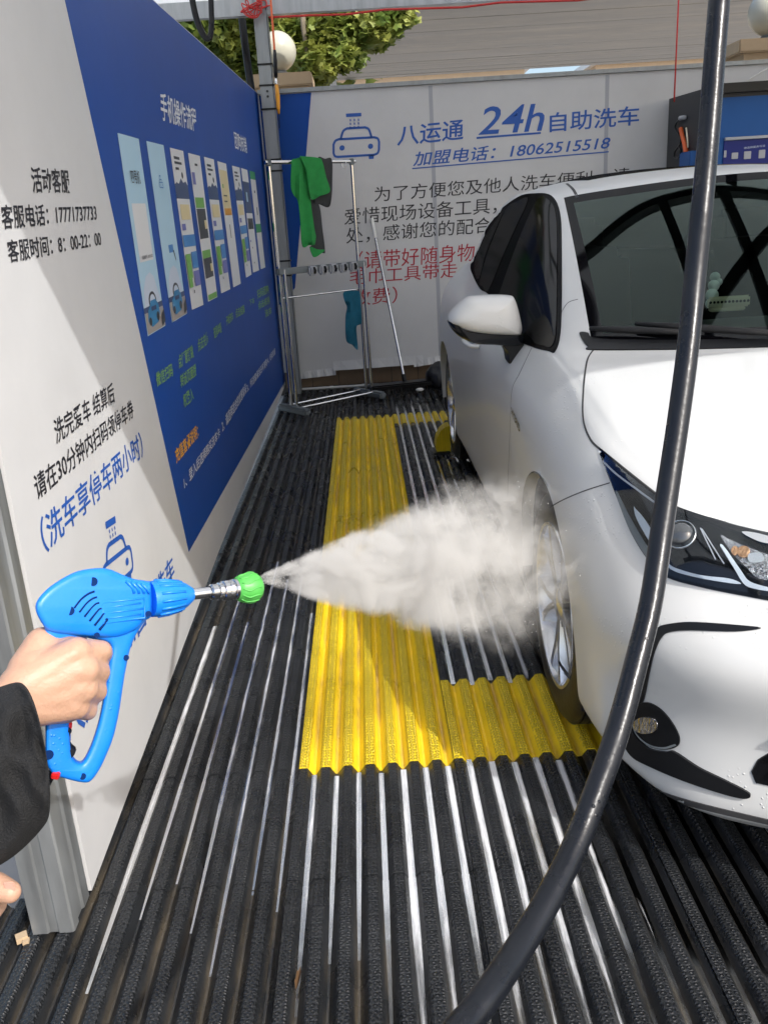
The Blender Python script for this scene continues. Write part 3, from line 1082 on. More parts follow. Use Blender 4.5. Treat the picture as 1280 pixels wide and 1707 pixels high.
# tiled kerb behind the banner, with its white pipe
kerb = thing('tiled_kerb', 'low brown tiled kerb under the back banner', 'kerb', (1.9, 7.4, 0))
mb = MB()
for i in range(24):
    mb.box((-0.70 + 0.225 * i + 0.11, BACK_Y + 0.10, 0.085), (0.219, 0.06, 0.15), bev=0.003)
mb.build('tile_row', M['tile'], kerb)
MB().box((1.9, BACK_Y + 0.11, 0.06), (5.4, 0.06, 0.22)).build('kerb_core', M['grout'], kerb)
pp = thing('water_pipe', 'thin white plastic pipe along the foot of the tiled kerb', 'pipe', (0, 7.27, 0))
MB().tube([(-0.62, 7.275, 0.012), (0.2, 7.276, 0.010), (0.66, 7.274, 0.012), (2.2, 7.275, 0.012)], 0.011, 10).build('pipe', M['pipe'], pp, True, 40)
for x in (-0.33, -0.06, 0.22, 0.5):
    MB().tube([(x, 7.275, 0.011), (x + 0.03, 7.275, 0.011)], 0.0145, 10).build('coupling', M['pipe'], pp, True, 40)

# ---------------------------------------------------------------- steel posts and roof
np_ = thing('steel_post', 'galvanised square post in front, at the near end of the left banner wall', 'post', (-0.70, 1.47, 0))
mb = MB()
cx0, cx1, cy0, cy1 = -0.748, -0.664, 1.412, 1.512
prof = [(cx0, cy0), (cx0 + .030, cy0), (cx0 + .034, cy0 + .004), (cx0 + .050, cy0 + .004), (cx0 + .054, cy0), (cx1 - .004, cy0), (cx1, cy0 + .004), (cx1, cy0 + .028), (cx1 - .005, cy0 + .033), (cx1 - .005, cy0 + .062), (cx1, cy0 + .067), (cx1, cy1), (cx0, cy1)]
n = len(prof)
mb.add([(x, y, 0.004) for x, y in prof] + [(x, y, 2.88) for x, y in prof], [(i, (i + 1) % n, n + (i + 1) % n, n + i) for i in range(n)] + [tuple(range(n)), tuple(range(2 * n - 1, n - 1, -1))])
mb.build('post_shaft', M['galv'], np_, True, 30)
tag(MB().box((-0.768, 1.405, 0.006), (0.022, 0.018, 0.012), Matrix.Rotation(0.5, 3, 'Z')).box((-0.756, 1.396, 0.004), (0.012, 0.012, 0.008), Matrix.Rotation(0.2, 3, 'Z')).build('broken_chip', M['stone']), 'pale broken chip lying at the foot of the near steel post', 'debris')

cp = thing('steel_post', 'galvanised corner post with cable ties where the two banner walls meet', 'post', (-0.645, 7.2, 0))
px_ = -0.655
mb = MB()
for (a, b_) in (((px_, 7.16), (.008, .10)), ((px_ + .048, 7.114), (.090, .008)), ((px_ + .092, 7.16), (.008, .10)), ((px_ + .046, 7.206), (.088, .008))):
    mb.box((a[0], a[1], 1.445), (b_[0], b_[1], 2.88))
mb.build('post_shaft', M['galv_dark'], cp)
for z in (0.95, 1.06, 1.72, 1.80, 2.15, 2.31, 2.45):
    MB().box((px_ + .046, 7.16, z), (.115, .115, .012)).build('cable_tie', M['black_plastic'], cp)
for z in (2.27, 2.235):
    MB().lathe([(0, 0.0001), (0, .009), (.006, .008), (.006, 0.0001)], (px_ + .046, 7.11, z), (0, -1, 0), 12).build('bolt', M['truss'], cp)

RZ = 2.89
roof = thing('canopy_roof', 'white translucent canopy over the wash bay carried on steel beams', 'canopy', (1.8, 4, RZ))
MB().box((1.9, (0.46 + 7.6) / 2, RZ + 0.02), (7.4, 7.14, 0.02)).build('roof_sheet', M['roof_sheet'], roof)
mb = MB()
mb.box((1.6, 7.16, RZ - 0.055), (6.8, 0.008, 0.11))
mb.box((1.6, 7.19, RZ - 0.004), (6.8, 0.06, 0.006))
mb.box((1.6, 7.19, RZ - 0.107), (6.8, 0.06, 0.006))
mb.build('rear_beam', M['galv'], roof)
for y in (0.56, 4.22, 5.9):
    mb = MB()
    mb.box((2.1, y, RZ - 0.05), (6.2, 0.07, 0.10))
    mb.build('cross_beam', M['truss'], roof)
for (a, b_) in (((1.27, 4.2), (1.02, 2.4)), ((1.78, 4.2), (1.56, 2.4)), ((2.35, 4.05), (1.12, 3.02)), ((0.30, 4.2), (0.20, 0.6)), ((1.9, 4.3), (2.6, 5.9)), ((-0.6, 0.6), (-0.6, 5.9)), ((4.6, 0.7), (4.6, 7.1))):
    d = Vector((b_[0] - a[0], b_[1] - a[1], 0))
    MB().box(((a[0] + b_[0]) / 2, (a[1] + b_[1]) / 2, RZ - 0.09), (d.length, 0.085, 0.07), Matrix.Rotation(math.atan2(d.y, d.x), 3, 'Z')).build('brace', M['truss'], roof)
for x, y in ((4.7, 7.2), (4.7, 1.45)):
    t = thing('steel_post', 'galvanised post carrying the right hand side of the canopy', 'post', (x, y, 0), 'posts at the right of the canopy')
    MB().box((x, y, RZ / 2), (0.09, 0.09, RZ)).build('post_shaft', M['galv'], t)

# red cable along the rear beam, and the loose bundle at the post
pts = [(-0.55, 7.13, RZ - 0.135)]
for i in range(1, 20):
    pts.append((-0.55 + i * 0.28, 7.13, RZ - 0.13 - 0.008 * (i % 3)))
wr = tag(MB().tube(pts, 0.008, 6).build('power_cable', M['wire_red'], None, True), 'red cable tied along the underside of the rear roof beam', 'cable')
rw = random.Random(5)
pts = []
for i in range(40):
    a = i * 0.8
    pts.append(Vector((-0.64 + 0.075 * math.cos(a) + rw.uniform(-.05, .05), 7.05 + 0.05 * math.sin(a * .7), 2.80 + 0.03 * math.sin(a * 1.3) + rw.uniform(-.03, .03))))
tag(MB().tube(cr_chain(pts, 4), 0.0045, 5).build('power_cable', M['wire_red'], None, True), 'tangled bundle of thin red wire at the top of the corner post', 'cable')
p0 = on(1, 7.1, 1123, -10)
p1 = on(1, 7.1, 1123, 170)
tag(MB().tube([(p1.x, 7.1, RZ), (p1.x, 7.1, p1.z), (p1.x + .004, 7.1, 2.05)], 0.006, 6).build('power_cable', M['wire_red'], None, True), 'thin red cable hanging straight down onto the black machine cabinet', 'cable')

# hanging black straps
pts = [at(x, y, 5.0) for x, y in ((312, -60), (321, 0), (330, 38), (342, 62), (350, 62), (353, 40), (352, 0), (350, -60))]
tag(MB().tube(cr_chain(pts, 6), 0.018, 10, flat=0.55).build('hanging_strap', M['black_plastic'], None, True), 'black strap hanging in a loop from the canopy edge', 'strap')
pts = [at(x, y, 6.6) for x, y in ((398, -40), (401, 0), (407, 60), (415, 120), (422, 168))]
tag(MB().tube(cr_chain(pts, 6), 0.028, 10, flat=0.4).build('hanging_strap', M['black_plastic'], None, True), 'wide black strap hanging straight beside the corner post', 'strap')

# hanging air lance
lz = thing('air_gun', 'orange and black blow gun hanging on an orange cord before the globe lamp', 'blow gun', at(460, 140, 6.0))
H = lambda x, y: at(x, y, 6.0)
MB().tube(cr_chain([H(449, -30), H(453, 20), H(456, 60), H(458, 88)], 4), 0.0075, 8).build('cord', M['orange'], lz, True)
MB().tube([H(458, 84), H(459, 100), H(460, 128)], [0.010, 0.014, 0.013], 10).build('grip', M['black_plastic'], lz, True)
MB().tube([H(460, 128), H(461, 144)], 0.009, 10).build('connector', M['chrome'], lz, True)
MB().tube([H(461, 142), H(463, 160), H(464, 178), H(465, 190)], [0.012, 0.016, 0.014, 0.007], 10).build('handle', M['amber'], lz, True)
MB().tube([H(465, 188), H(466, 214)], 0.003, 6).build('tip', M['black_plastic'], lz, True)

# ---------------------------------------------------------------- beyond the back wall
def soffit_mat():
    m = mat('streaked metal planks', (0.54, 0.495, 0.435), 0.5, 0.1, var=0.32, vscale=1.3, rvar=0.15, stretch=(0.35, 2.2, 1))
    return m


sf = thing('rear_canopy', 'grey brown plank ceiling of the next canopy beyond the back banner', 'canopy', (2.6, 10, 3.2))
SM = soffit_mat()
mb = MB()
yA, zA, yB = 9.5, 3.46, 14.0
zB = on(1, yB, 775, 121).z
N = 34
xl, xr = -0.35, 11.0
for i in range(N):
    a, b_ = i / N, (i + 0.985) / N
    ya, yb = yA + (yB - yA) * a, yA + (yB - yA) * b_
    za, zb = zA + (zB - zA) * a + random.uniform(-.002, .002), zA + (zB - zA) * b_ + random.uniform(-.004, .004)
    mb.add([(xl, ya, za), (xr, ya, za), (xr, yb, zb), (xl, yb, zb), (xl, ya, za + .03), (xr, ya, za + .03), (xr, yb, zb + .03), (xl, yb, zb + .03)],
           [(0, 1, 2, 3), (7, 6, 5, 4), (0, 4, 5, 1), (1, 5, 6, 2), (2, 6, 7, 3), (3, 7, 4, 0)])
mb.build('plank_ceiling', SM, sf)
mb = MB()
mb.add([(xl, yA, zA + .04), (xr, yA, zA + .04), (xr, yB, zB + .04), (xl, yB, zB + .04)], [(0, 1, 2, 3)])
mb.build('roof_deck', SM, sf)
MB().box(((xl + xr) / 2, yB + .05, zB + 0.06), (xr - xl, 0.08, 0.10)).build('fascia', M['galv_dark'], sf)
for x, y in ((7.2, 13.8), (10.7, 13.8), (10.7, 9.7)):
    MB().box((x, y, 1.5), (0.14, 0.14, 3.1)).build('column', M['galv_dark'], sf)


def globe_lamp(px, py, Y, rpx, capx0, capx1, capy, label, lab2):
    c = on(1, Y, px, py)
    r = rpx / F * (c - EYE).dot(_fw)
    t = thing('garden_pillar', lab2, 'pillar', (c.x, Y, 0))
    top = c.z - r - 0.03
    a, b_ = on(1, Y, capx0, capy).x, on(1, Y, capx1, capy).x
    w = b_ - a
    xm = (a + b_) / 2
    MB().box((xm, Y + .1, top - 0.05), (w, 0.55, 0.10), bev=0.01).build('cap', M['stone'], t)
    MB().box((xm, Y + .1, (top - 0.1) / 2 - .03), (w * 0.86, 0.46, top - 0.04)).build('shaft', M['stone'], t)
    L = thing('globe_lamp', label, 'lamp', (c.x, Y, top))
    MB().sphere(c, r, 28, 18).build('globe', M['globe'], L, True)
    MB().lathe([(0, 0.0), (0, r * .5), (.02, r * .5), (.035, r * .35), (.06, r * .35)], (c.x, Y, top - .0), (0, 0, 1), 20).build('lamp_base', M['grey_plastic'], L, True, 40)


globe_lamp(463, 86, 8.0, 31, 420, 521, 130, 'white globe lamp on the pillar beside the corner post', 'beige stone pillar behind the corner post carrying a globe lamp')
globe_lamp(1285, 20, 8.0, 37, 1218, 1390, 70, 'white globe lamp cut by the right edge of the photo', 'beige stone pillar at the upper right carrying a globe lamp')


# trees
def leaf_shape():
    pts = []
    for i in range(10):
        a = math.pi / 2 + i * math.pi / 5
        r = 1.0 if i % 2 == 0 else 0.70
        if i == 5:
            r = 0.35
        pts.append((r * math.cos(a), r * math.sin(a)))
    return pts


LEAF = leaf_shape()


def tree(name, label, blobs, nleaf, size, m, trunk, seed, near=1.0):
    rnd = random.Random(seed)
    blobs = [(EYE + (Vector(c) - EYE) * near, r * near, sq) for c, r, sq in blobs]
    t = thing(name, label, 'tree', (trunk[0].x, trunk[0].y, -0.06))
    mb = MB()
    wts = [b[1] ** 2 for b in blobs]
    for _ in range(nleaf):
        (c, r, sq) = rnd.choices(blobs, wts)[0]
        d = Vector((rnd.gauss(0, 1), rnd.gauss(0, 1), rnd.gauss(0, 1))).normalized() * (rnd.random() ** 0.45)
        p = Vector(c) + Vector((d.x * r, d.y * r, d.z * r * sq))
        if noise.noise(p * 2.6) < -0.30:
            continue
        s = size * rnd.uniform(0.6, 1.25)
        rot = Matrix.Rotation(rnd.uniform(0, 6.28), 3, 'Z') @ Matrix.Rotation(rnd.gauss(0, 0.75) + 0.35, 3, 'X') @ Matrix.Rotation(rnd.uniform(0, 6.28), 3, 'Z')
        bend = rnd.uniform(-.25, .25)
        vs = [p + rot @ Vector((x * s, y * s, bend * s * abs(x))) for x, y in LEAF] + [p]
        mb.add(vs, [(i, (i + 1) % 10, 10) for i in range(10)])
    mb.build('crown', m, t)
    tm = MB()
    tm.tube(cr_chain(trunk, 5), [0.16 - 0.09 * i / (5 * (len(trunk) - 1)) for i in range(5 * (len(trunk) - 1) + 1)], 10)
    for (c, r, sq) in blobs:
        k = trunk[-1] if rnd.random() < .5 else trunk[-2]
        mid = (k + Vector(c)) / 2 + Vector((rnd.uniform(-.2, .2), rnd.uniform(-.2, .2), rnd.uniform(0, .2)))
        tm.tube(cr_chain([k, mid, Vector(c)], 4), [0.05 - 0.04 * i / 8 for i in range(9)], 6)
    tm.build('trunk', M['bark'], t, True)


def blob(px, py, rpx, Y, sq=.8):
    c = on(1, Y, px, py)
    return (c, rpx / F * (c - EYE).dot(_fw), sq)


tree('plane_tree', 'yellow green plane tree hanging over the back wall before the plank ceiling',
     [blob(500, 70, 62, 9.0), blob(560, 55, 66, 8.9), blob(625, 40, 52, 8.8), blob(665, 28, 34, 8.8, .6), blob(540, 108, 38, 8.7), blob(578, 100, 34, 8.7), blob(520, 130, 26, 8.8), blob(590, 10, 90, 9.1), blob(500, -60, 110, 9.2), blob(620, -70, 100, 9.2)],
     12000, 0.045, M['leaf'], [Vector((-0.28, 9.4, -0.06)), Vector((-0.28, 9.35, 1.6)), Vector((-0.3, 9.2, 2.7)), Vector((-0.2, 9.0, 3.4))], 11)
tree('plane_tree', 'darker plane tree behind the left banner wall by the hanging straps',
     [blob(340, 70, 66, 9.6), blob(395, 70, 58, 9.5), blob(300, 40, 70, 9.8), blob(420, 30, 60, 9.6), blob(440, 100, 40, 9.4), blob(380, 130, 40, 9.5), blob(340, -40, 120, 9.8)],
     10000, 0.052, M['leaf2'], [Vector((-1.6, 10.6, -0.06)), Vector((-1.55, 10.6, 1.5)), Vector((-1.5, 10.3, 2.7)), Vector((-1.4, 10.0, 3.5))], 12)
tree('plane_tree', 'sunlit plane tree far behind, seen between the strap and the globe lamp',
     [((-1.3, 14.0, 4.0), 1.4, .8), ((0.2, 14.5, 4.3), 1.3, .8), ((-2.8, 14.0, 4.6), 1.5, .8), ((-0.5, 14.3, 3.4), 0.7, .7)],
     3200, 0.10, M['leaf'], [Vector((-0.9, 15.2, -0.06)), Vector((-0.8, 15.2, 2.0)), Vector((-0.9, 14.9, 3.4)), Vector((-0.9, 14.5, 4.4))], 13)


# far buildings seen through the slit
def building(x0, x1, y, h, label, floors):
    t = thing('apartment_block', label, 'building', ((x0 + x1) / 2, y, -0.06))
    MB().box(((x0 + x1) / 2, y + 5, h / 2 - .06), (x1 - x0, 10, h)).build('wall', M['bldg'], t)
    for k in range(floors):
        z = 1.6 + k * (h - 2) / floors
        x = x0 + 0.9
        while x < x1 - 0.9:
            w = MB().box((x, y - 0.02, z), (1.1, 0.06, 1.3)).build('window', M['bldg_glass'], t)
            MB().box((x, y - 0.06, z - 0.72), (1.3, 0.16, 0.10)).build('sill', M['white_plastic'], w)
            x += 2.3
    MB().box(((x0 + x1) / 2, y + 4.9, h + .05), (x1 - x0 + .5, 10.5, .25)).build('cornice', M['white_plastic'], t)


building(-3.0, 6.2, 34, 6.15, 'beige apartment block seen left in the gap above the back banner', 2)
building(10.8, 20.0, 42, 7.2, 'beige apartment block seen right in the gap above the back banner', 2)
pw = thing('white_column', 'slim white column between the plane tree and the back banner top', 'column', (-0.62, 13.0, 0))
p = on(1, 13.0, 555, 130)
MB().box((p.x, 13.0, 1.55), (0.09, 0.09, 3.25)).build('shaft', M['white_plastic'], pw)
MB().box((p.x, 13.0, 3.2), (0.14, 0.14, 0.05)).build('cap', M['white_plastic'], pw)

# ---------------------------------------------------------------- machine cabinet
cb = thing('wash_machine', 'black and blue wash machine cabinet at the back right behind the car roof', 'machine', (3.0, 6.9, 0))
x0, x1, yn, yf, zb, zt = 2.43, 4.0, 6.55, 7.25, 0.0, 2.045
mb = MB()
mb.add([(x0, yn, zb), (x1, yn, zb), (x1, yf, zb), (x0, yf, zb), (x0, yn, zt), (x1, yn, zt), (x1, yf, zt + .02), (x0, yf, zt + .02)],
       [(0, 1, 2, 3), (7, 6, 5, 4), (0, 4, 5, 1), (1, 5, 6, 2), (2, 6, 7, 3), (3, 7, 4, 0)])
mb.build('housing', M['cabinet_black'], cb)
cq = lambda x, y: on(1, yn - 0.004, x, y)
MB().box(((x0 + x1) / 2, yn - 0.03, zt - .01), (x1 - x0, 0.07, 0.06)).build('lid', M['black_plastic'], cb)
MB().box(((x0 + x1) / 2 + .0, yn - 0.006, 1.55), (x1 - x0, 0.012, 0.86)).build('front_panel', M['cabinet_blue'], cb)
pa, pb = cq(1205, 236), cq(1330, 270)
MB().box(((pa.x + pb.x) / 2 + .1, yn - 0.016, 1.62), (pb.x - pa.x + .2, 0.012, 0.16)).build('control_panel', M['cabinet_indigo'], cb)
MB().box(((pa.x + pb.x) / 2 + .1, yn - 0.026, 1.713), (pb.x - pa.x + .2, 0.03, 0.018)).build('shelf_edge', M['grey_light'], cb)
for x, y, w, h in ((1222, 260, 10, 9), (1243, 259, 11, 11), (1267, 257, 10, 12), (1206, 257, 4, 10)):
    p = cq(x, y)
    MB().box((p.x, yn - 0.024, p.z), (w * .0046, 0.006, h * .0046), bev=.002).build('button_plate', M['grey_light'], cb)
p0, p1, p2 = cq(1237, 249), cq(1272, 245), cq(1237, 246)
text_on('请选择服务项目', (p0.x, yn - .0225, p0.z), (p1.x, yn - .0225, p1.z), (p0.x, yn - .0225, p0.z + .014), M['ink_pale'], cb, 0.01, BN, 'lettering', 0.001)
# spray lance in a holder on its side
kx = x0 - 0.02
ks = lambda x, y: on(0, kx, x, y)
hg = thing('lance_holder', 'small blue holster with an orange lance on the side of the black cabinet', 'holder', ks(1148, 262))
a, b_ = ks(1140, 262), ks(1158, 262)
MB().box((kx - .012, (a.y + b_.y) / 2, a.z - 0.02), (0.05, abs(a.y - b_.y), 0.10), bev=.006).build('holster', M['cabinet_blue'], hg)
MB().tube(cr_chain([ks(1134, 214), ks(1137, 228), ks(1141, 242), ks(1143, 255)], 4), [0.016] * 8 + [.018] * 5, 10).build('lance', M['orange'], hg, True)
MB().tube([ks(1143, 213), ks(1145, 230), ks(1146, 246)], 0.006, 8).build('lance_rod', M['cream_plastic'], hg, True)
MB().tube(cr_chain([ks(1138, 197), ks(1128, 203), ks(1125, 214), ks(1131, 224), ks(1134, 238), ks(1125, 252), ks(1124, 262), ks(1132, 262), ks(1134, 250), ks(1130, 243)], 5), 0.007, 8).build('cord', M['black_plastic'], hg, True)
MB().tube([ks(1133, 197), ks(1141, 196)], 0.016, 10).build('clip', M['grey_light'], hg, True)
pts = [on(1, 7.25, x, y) for x, y in ((1240, 139), (1255, 128), (1270, 119), (1290, 108))]
tag(MB().tube(pts, 0.006, 6).build('power_cable', M['white_plastic'], None, True), 'thin white cable slanting on the back wall above the black cabinet', 'cable')

# ---------------------------------------------------------------- towel rack
RL, RR = Vector((-0.585, 6.41, 0)), Vector((-0.022, 6.86, 0))
RW = (RR - RL).normalized()
RD = Vector((RW.y, -RW.x, 0))               # towards the bay
rk = thing('towel_rack', 'stainless towel rack with grey feet standing in the far left corner', 'rack', ((RL + RR) / 2))
UP = Vector((0, 0, 1))
for b_ in (RL, RR):
    MB().tube([b_ + UP * 0.04, b_ + UP * 1.735], 0.0125, 12).build('tall_post', M['steel'], rk, True, 40)
    q = b_ + RD * 0.045 + RW * 0.015
    MB().tube([q + UP * 0.04, q + UP * 1.03], 0.0125, 12).build('short_post', M['steel'], rk, True, 40)
MB().tube([RL - RW * .03 + UP * 1.738, RR + RW * .03 + UP * 1.738], 0.014, 12).build('top_rail', M['steel'], rk, True, 40)
for b_ in (RL, RR):
    MB().box(b_ + UP * 1.735, (.04, .04, .045), bev=.006).build('rail_bracket', M['grey_plastic'], rk)
zr = 1.015
MB().box((RL + RR) / 2 + RD * .03 + UP * zr, ((RR - RL).length + .08, .05, .045), Matrix.Rotation(math.atan2(RW.y, RW.x), 3, 'Z'), .008).build('hook_rail', M['grey_plastic'], rk)
for i in range(5):
    c = RL + (RR - RL) * (0.34 + 0.13 * i) + RD * .065 + UP * (zr - .012)
    hk = MB().box(c, (.072, .045, .07), Matrix.Rotation(math.atan2(RW.y, RW.x), 3, 'Z'), .012).build('hook_block', M['grey_light'], rk)
    c = c + RD * .025 + UP * .002
    MB().tube([c + UP * .022, c + RD * .012 + UP * .0, c - UP * .02 + RD * .004], 0.009, 8).build('hook', M['black_plastic'], hk, True)
MB().tube([RL + UP * .83, RR + UP * .83], 0.007, 10).build('thin_rail', M['steel'], rk, True, 40)
for b_ in (RL, RR):
    c = b_ + RD * .03 + UP * .028
    MB().box(c, (.065, .36, .05), Matrix.Rotation(math.atan2(RW.y, RW.x), 3, 'Z'), .014).build('foot', M['grey_plastic'], rk)
for off in (0.10, -0.06):
    MB().tube([RL + RD * off + UP * .045, RR + RD * off + UP * .045], 0.009, 10).build('base_rod', M['steel'], rk, True, 40)
MB().tube(cr_chain([on(1, 6.8, 569, 270), on(1, 6.8, 571, 279), on(1, 6.8, 574, 281), on(1, 6.8, 577, 270)], 4), .004, 6).build('wire_hook', M['steel'], rk, True)


def rack_pt(x, y, off):
    """where the ray of a surveyed point meets the rack's own upright plane, off metres in front of it"""
    d = ray(x, y)
    base = RL + RD * off
    t = (base - EYE).dot(RD) / d.dot(RD)
    return EYE + d * t


def cloth(outl, off, name, m, parent, fold=0.012, fq=38.0, ph=0.0, th=0.005, cell=7, orig=(420, 230), sc=0.203125):
    px = [(orig[0] + a * sc, orig[1] + b * sc) for a, b in outl]
    ch = [tuple(q) for q in cr_chain([Vector(p) for p in px], 5, True)]
    x0 = min(p[0] for p in px)
    y0 = min(p[1] for p in px)

    def fn(x, y):
        p = rack_pt(x, y, 0)
        amp = fold * min(1, (y - y0) / 25.0)
        w = math.sin((x - x0) * fq / 100 + (y - y0) * 0.006 + ph) * amp + noise.noise(Vector((x * .05, y * .035, ph))) * amp * 1.1
        return rack_pt(x, y, off + w + 0.0), RD
    return poly_patch(ch, fn, cell, thick=th).build(name, m, parent, True, 60)


tw = thing('towel', 'green towel with a grey reverse draped over the top rail of the rack', 'towel', rack_pt(520, 265, 0.02))
cloth([(330, 180), (365, 168), (400, 160), (445, 185), (470, 350), (485, 540), (510, 720), (530, 862), (470, 880), (416, 887), (400, 700), (380, 520), (345, 470), (322, 400), (325, 250)], 0.030, 'green_fall', M['towel_green'], tw, .014, 55)
cloth([(470, 515), (550, 545), (580, 750), (600, 920), (585, 945), (480, 905), (500, 860), (500, 700)], 0.018, 'grey_fall', M['towel_grey'], tw, .008, 45, 1.0)
cloth([(480, 895), (540, 915), (598, 918), (560, 955), (520, 978), (498, 965)], 0.026, 'green_tip', M['towel_green'], tw, .004, 40, 2.0)
cloth([(398, 157), (420, 150), (550, 164), (580, 200), (610, 320), (640, 437), (560, 475), (490, 503), (462, 380), (440, 250)], 0.048, 'green_flap', M['towel_green'], tw, .008, 30, 3.0)
cloth([(545, 168), (600, 170), (656, 176), (660, 350), (655, 480), (632, 567), (560, 545), (490, 512), (560, 440), (600, 380)], 0.022, 'grey_flap', M['towel_grey'], tw, .010, 50, 4.0)
tl_ = tag(cloth([(530, 235), (560, 220), (600, 218), (637, 226), (646, 300), (652, 430), (618, 457), (622, 540), (625, 612), (590, 580), (550, 548), (545, 400), (555, 330), (540, 290)], 0.022, 'cleaning_cloth', M['cloth_teal'], None, .014, 60, 1.3, .004, 6, (440, 430), .25),
          'small teal cloth hanging from the thin rail of the rack', 'cloth')

# broom leaning on the back wall
br = thing('broom', 'black headed broom with a steel handle leaning on the back banner', 'broom', (0.30, 6.95, 0))
top, bot = Vector((0.105, 7.24, 1.335)), Vector((0.285, 6.96, 0.10))
d = (bot - top)
MB().tube([top + d * 0.10, bot], 0.0115, 12).build('handle', M['steel'], br, True, 40)
MB().tube([top, top + d * 0.12], 0.015, 12).build('grip', M['white_plastic'], br, True, 40)
MB().tube([bot - d * .03, bot + d * .04], 0.017, 10).build('socket', M['black_plastic'], br, True, 40)
rot = Matrix.Rotation(0.22, 3, 'Z')
MB().box((0.30, 6.93, 0.062), (0.62, 0.13, 0.04), rot, .01).build('head', M['black_plastic'], br)
mb = MB()
rr = random.Random(2)
for i in range(230):
    p = rot @ Vector((rr.uniform(-.31, .31), rr.uniform(-.062, .062), 0)) + Vector((0.30, 6.93, 0))
    q = p + Vector((rr.uniform(-.012, .012), rr.uniform(-.02, .005), 0))
    mb.tube([(p.x, p.y, .05), (q.x, q.y, .004)], .004, 4)
o = mb.build('bristles', M['black_matt'], br)
tag(o, kind='stuff')

bm_ = MB()
bm_.sphere((0.58, 6.98, 0.11), 0.12, 40, 26, sc=(1.0, 0.8, 0.95))
bm_.v = [tuple(Vector(v) + (Vector(v) - Vector((0.56, 6.98, .13))) * (0.38 * noise.noise(Vector(v) * 9)) + Vector((0, 0, 0))) for v in bm_.v]
bm_.v = [(a, b_, max(c, 0.004)) for a, b_, c in bm_.v]
tag(bm_.build('rubbish_bag', M['bin_bag'], None, True), 'crumpled black bag on the floor at the foot of the back wall beside the car', 'bag')
tag(MB().sphere((0.40, 6.87, .022), .03, 8, 5, sc=(1.1, .8, .5)).build('paper_scrap', M['paper']), 'small crumpled white scrap beside the broom head', 'litter')
prof = [(0.455, 0.0), (0.375, 0.0), (0.366, .035), (0.374, .085), (0.398, .130), (0.43, .155), (0.455, .158)]
n = len(prof)
ck = thing('wheel_stop', 'rounded yellow wheel stop beside the rear tyre of the white car', 'wheel stop', (0.40, 5.02, 0))
MB().add([(x, 4.96, z + .003) for x, z in prof] + [(x, 5.07, z + .003) for x, z in prof], [tuple(range(n)), tuple(range(2 * n - 1, n - 1, -1))] + [(i, n + i, n + (i + 1) % n, (i + 1) % n) for i in range(n)]).build('wedge', M['yellow'], ck)
MB().box((0.40, 5.0, 0.006), (.10, .14, .012), bev=.003).build('base_plate', M['black_plastic'], ck)
# dead leaf in a channel
lp = on(2, 0.0, 497, 1628)
mb = MB()
lo = [(0, -1), (.35, -.75), (.62, -.3), (.5, .1), (.7, .35), (.3, .6), (.12, 1.1), (-.2, .65), (-.55, .45), (-.45, .05), (-.6, -.4), (-.3, -.8)]
mb.add([(lp.x + .008 * x + .003 * y, lp.y + .022 * y, -.004 + .010 * abs(x) + .004 * y) for x, y in lo] + [(lp.x, lp.y, -.004)], [(i, (i + 1) % 12, 12) for i in range(12)])
tag(mb.build('dead_leaf', M['leaf_brown']), 'brown dead leaf lying between two floor ribs near the camera', 'leaf')

# ================================================================== CAR
CX, CY = 1.32, 2.13
car = thing('parked_car', 'white sedan parked in the bay, wet and being washed', 'car', (CX, CY + 1.35, 0))


def cw(v, u, z):
    return Vector((CX - v, CY + u, z))


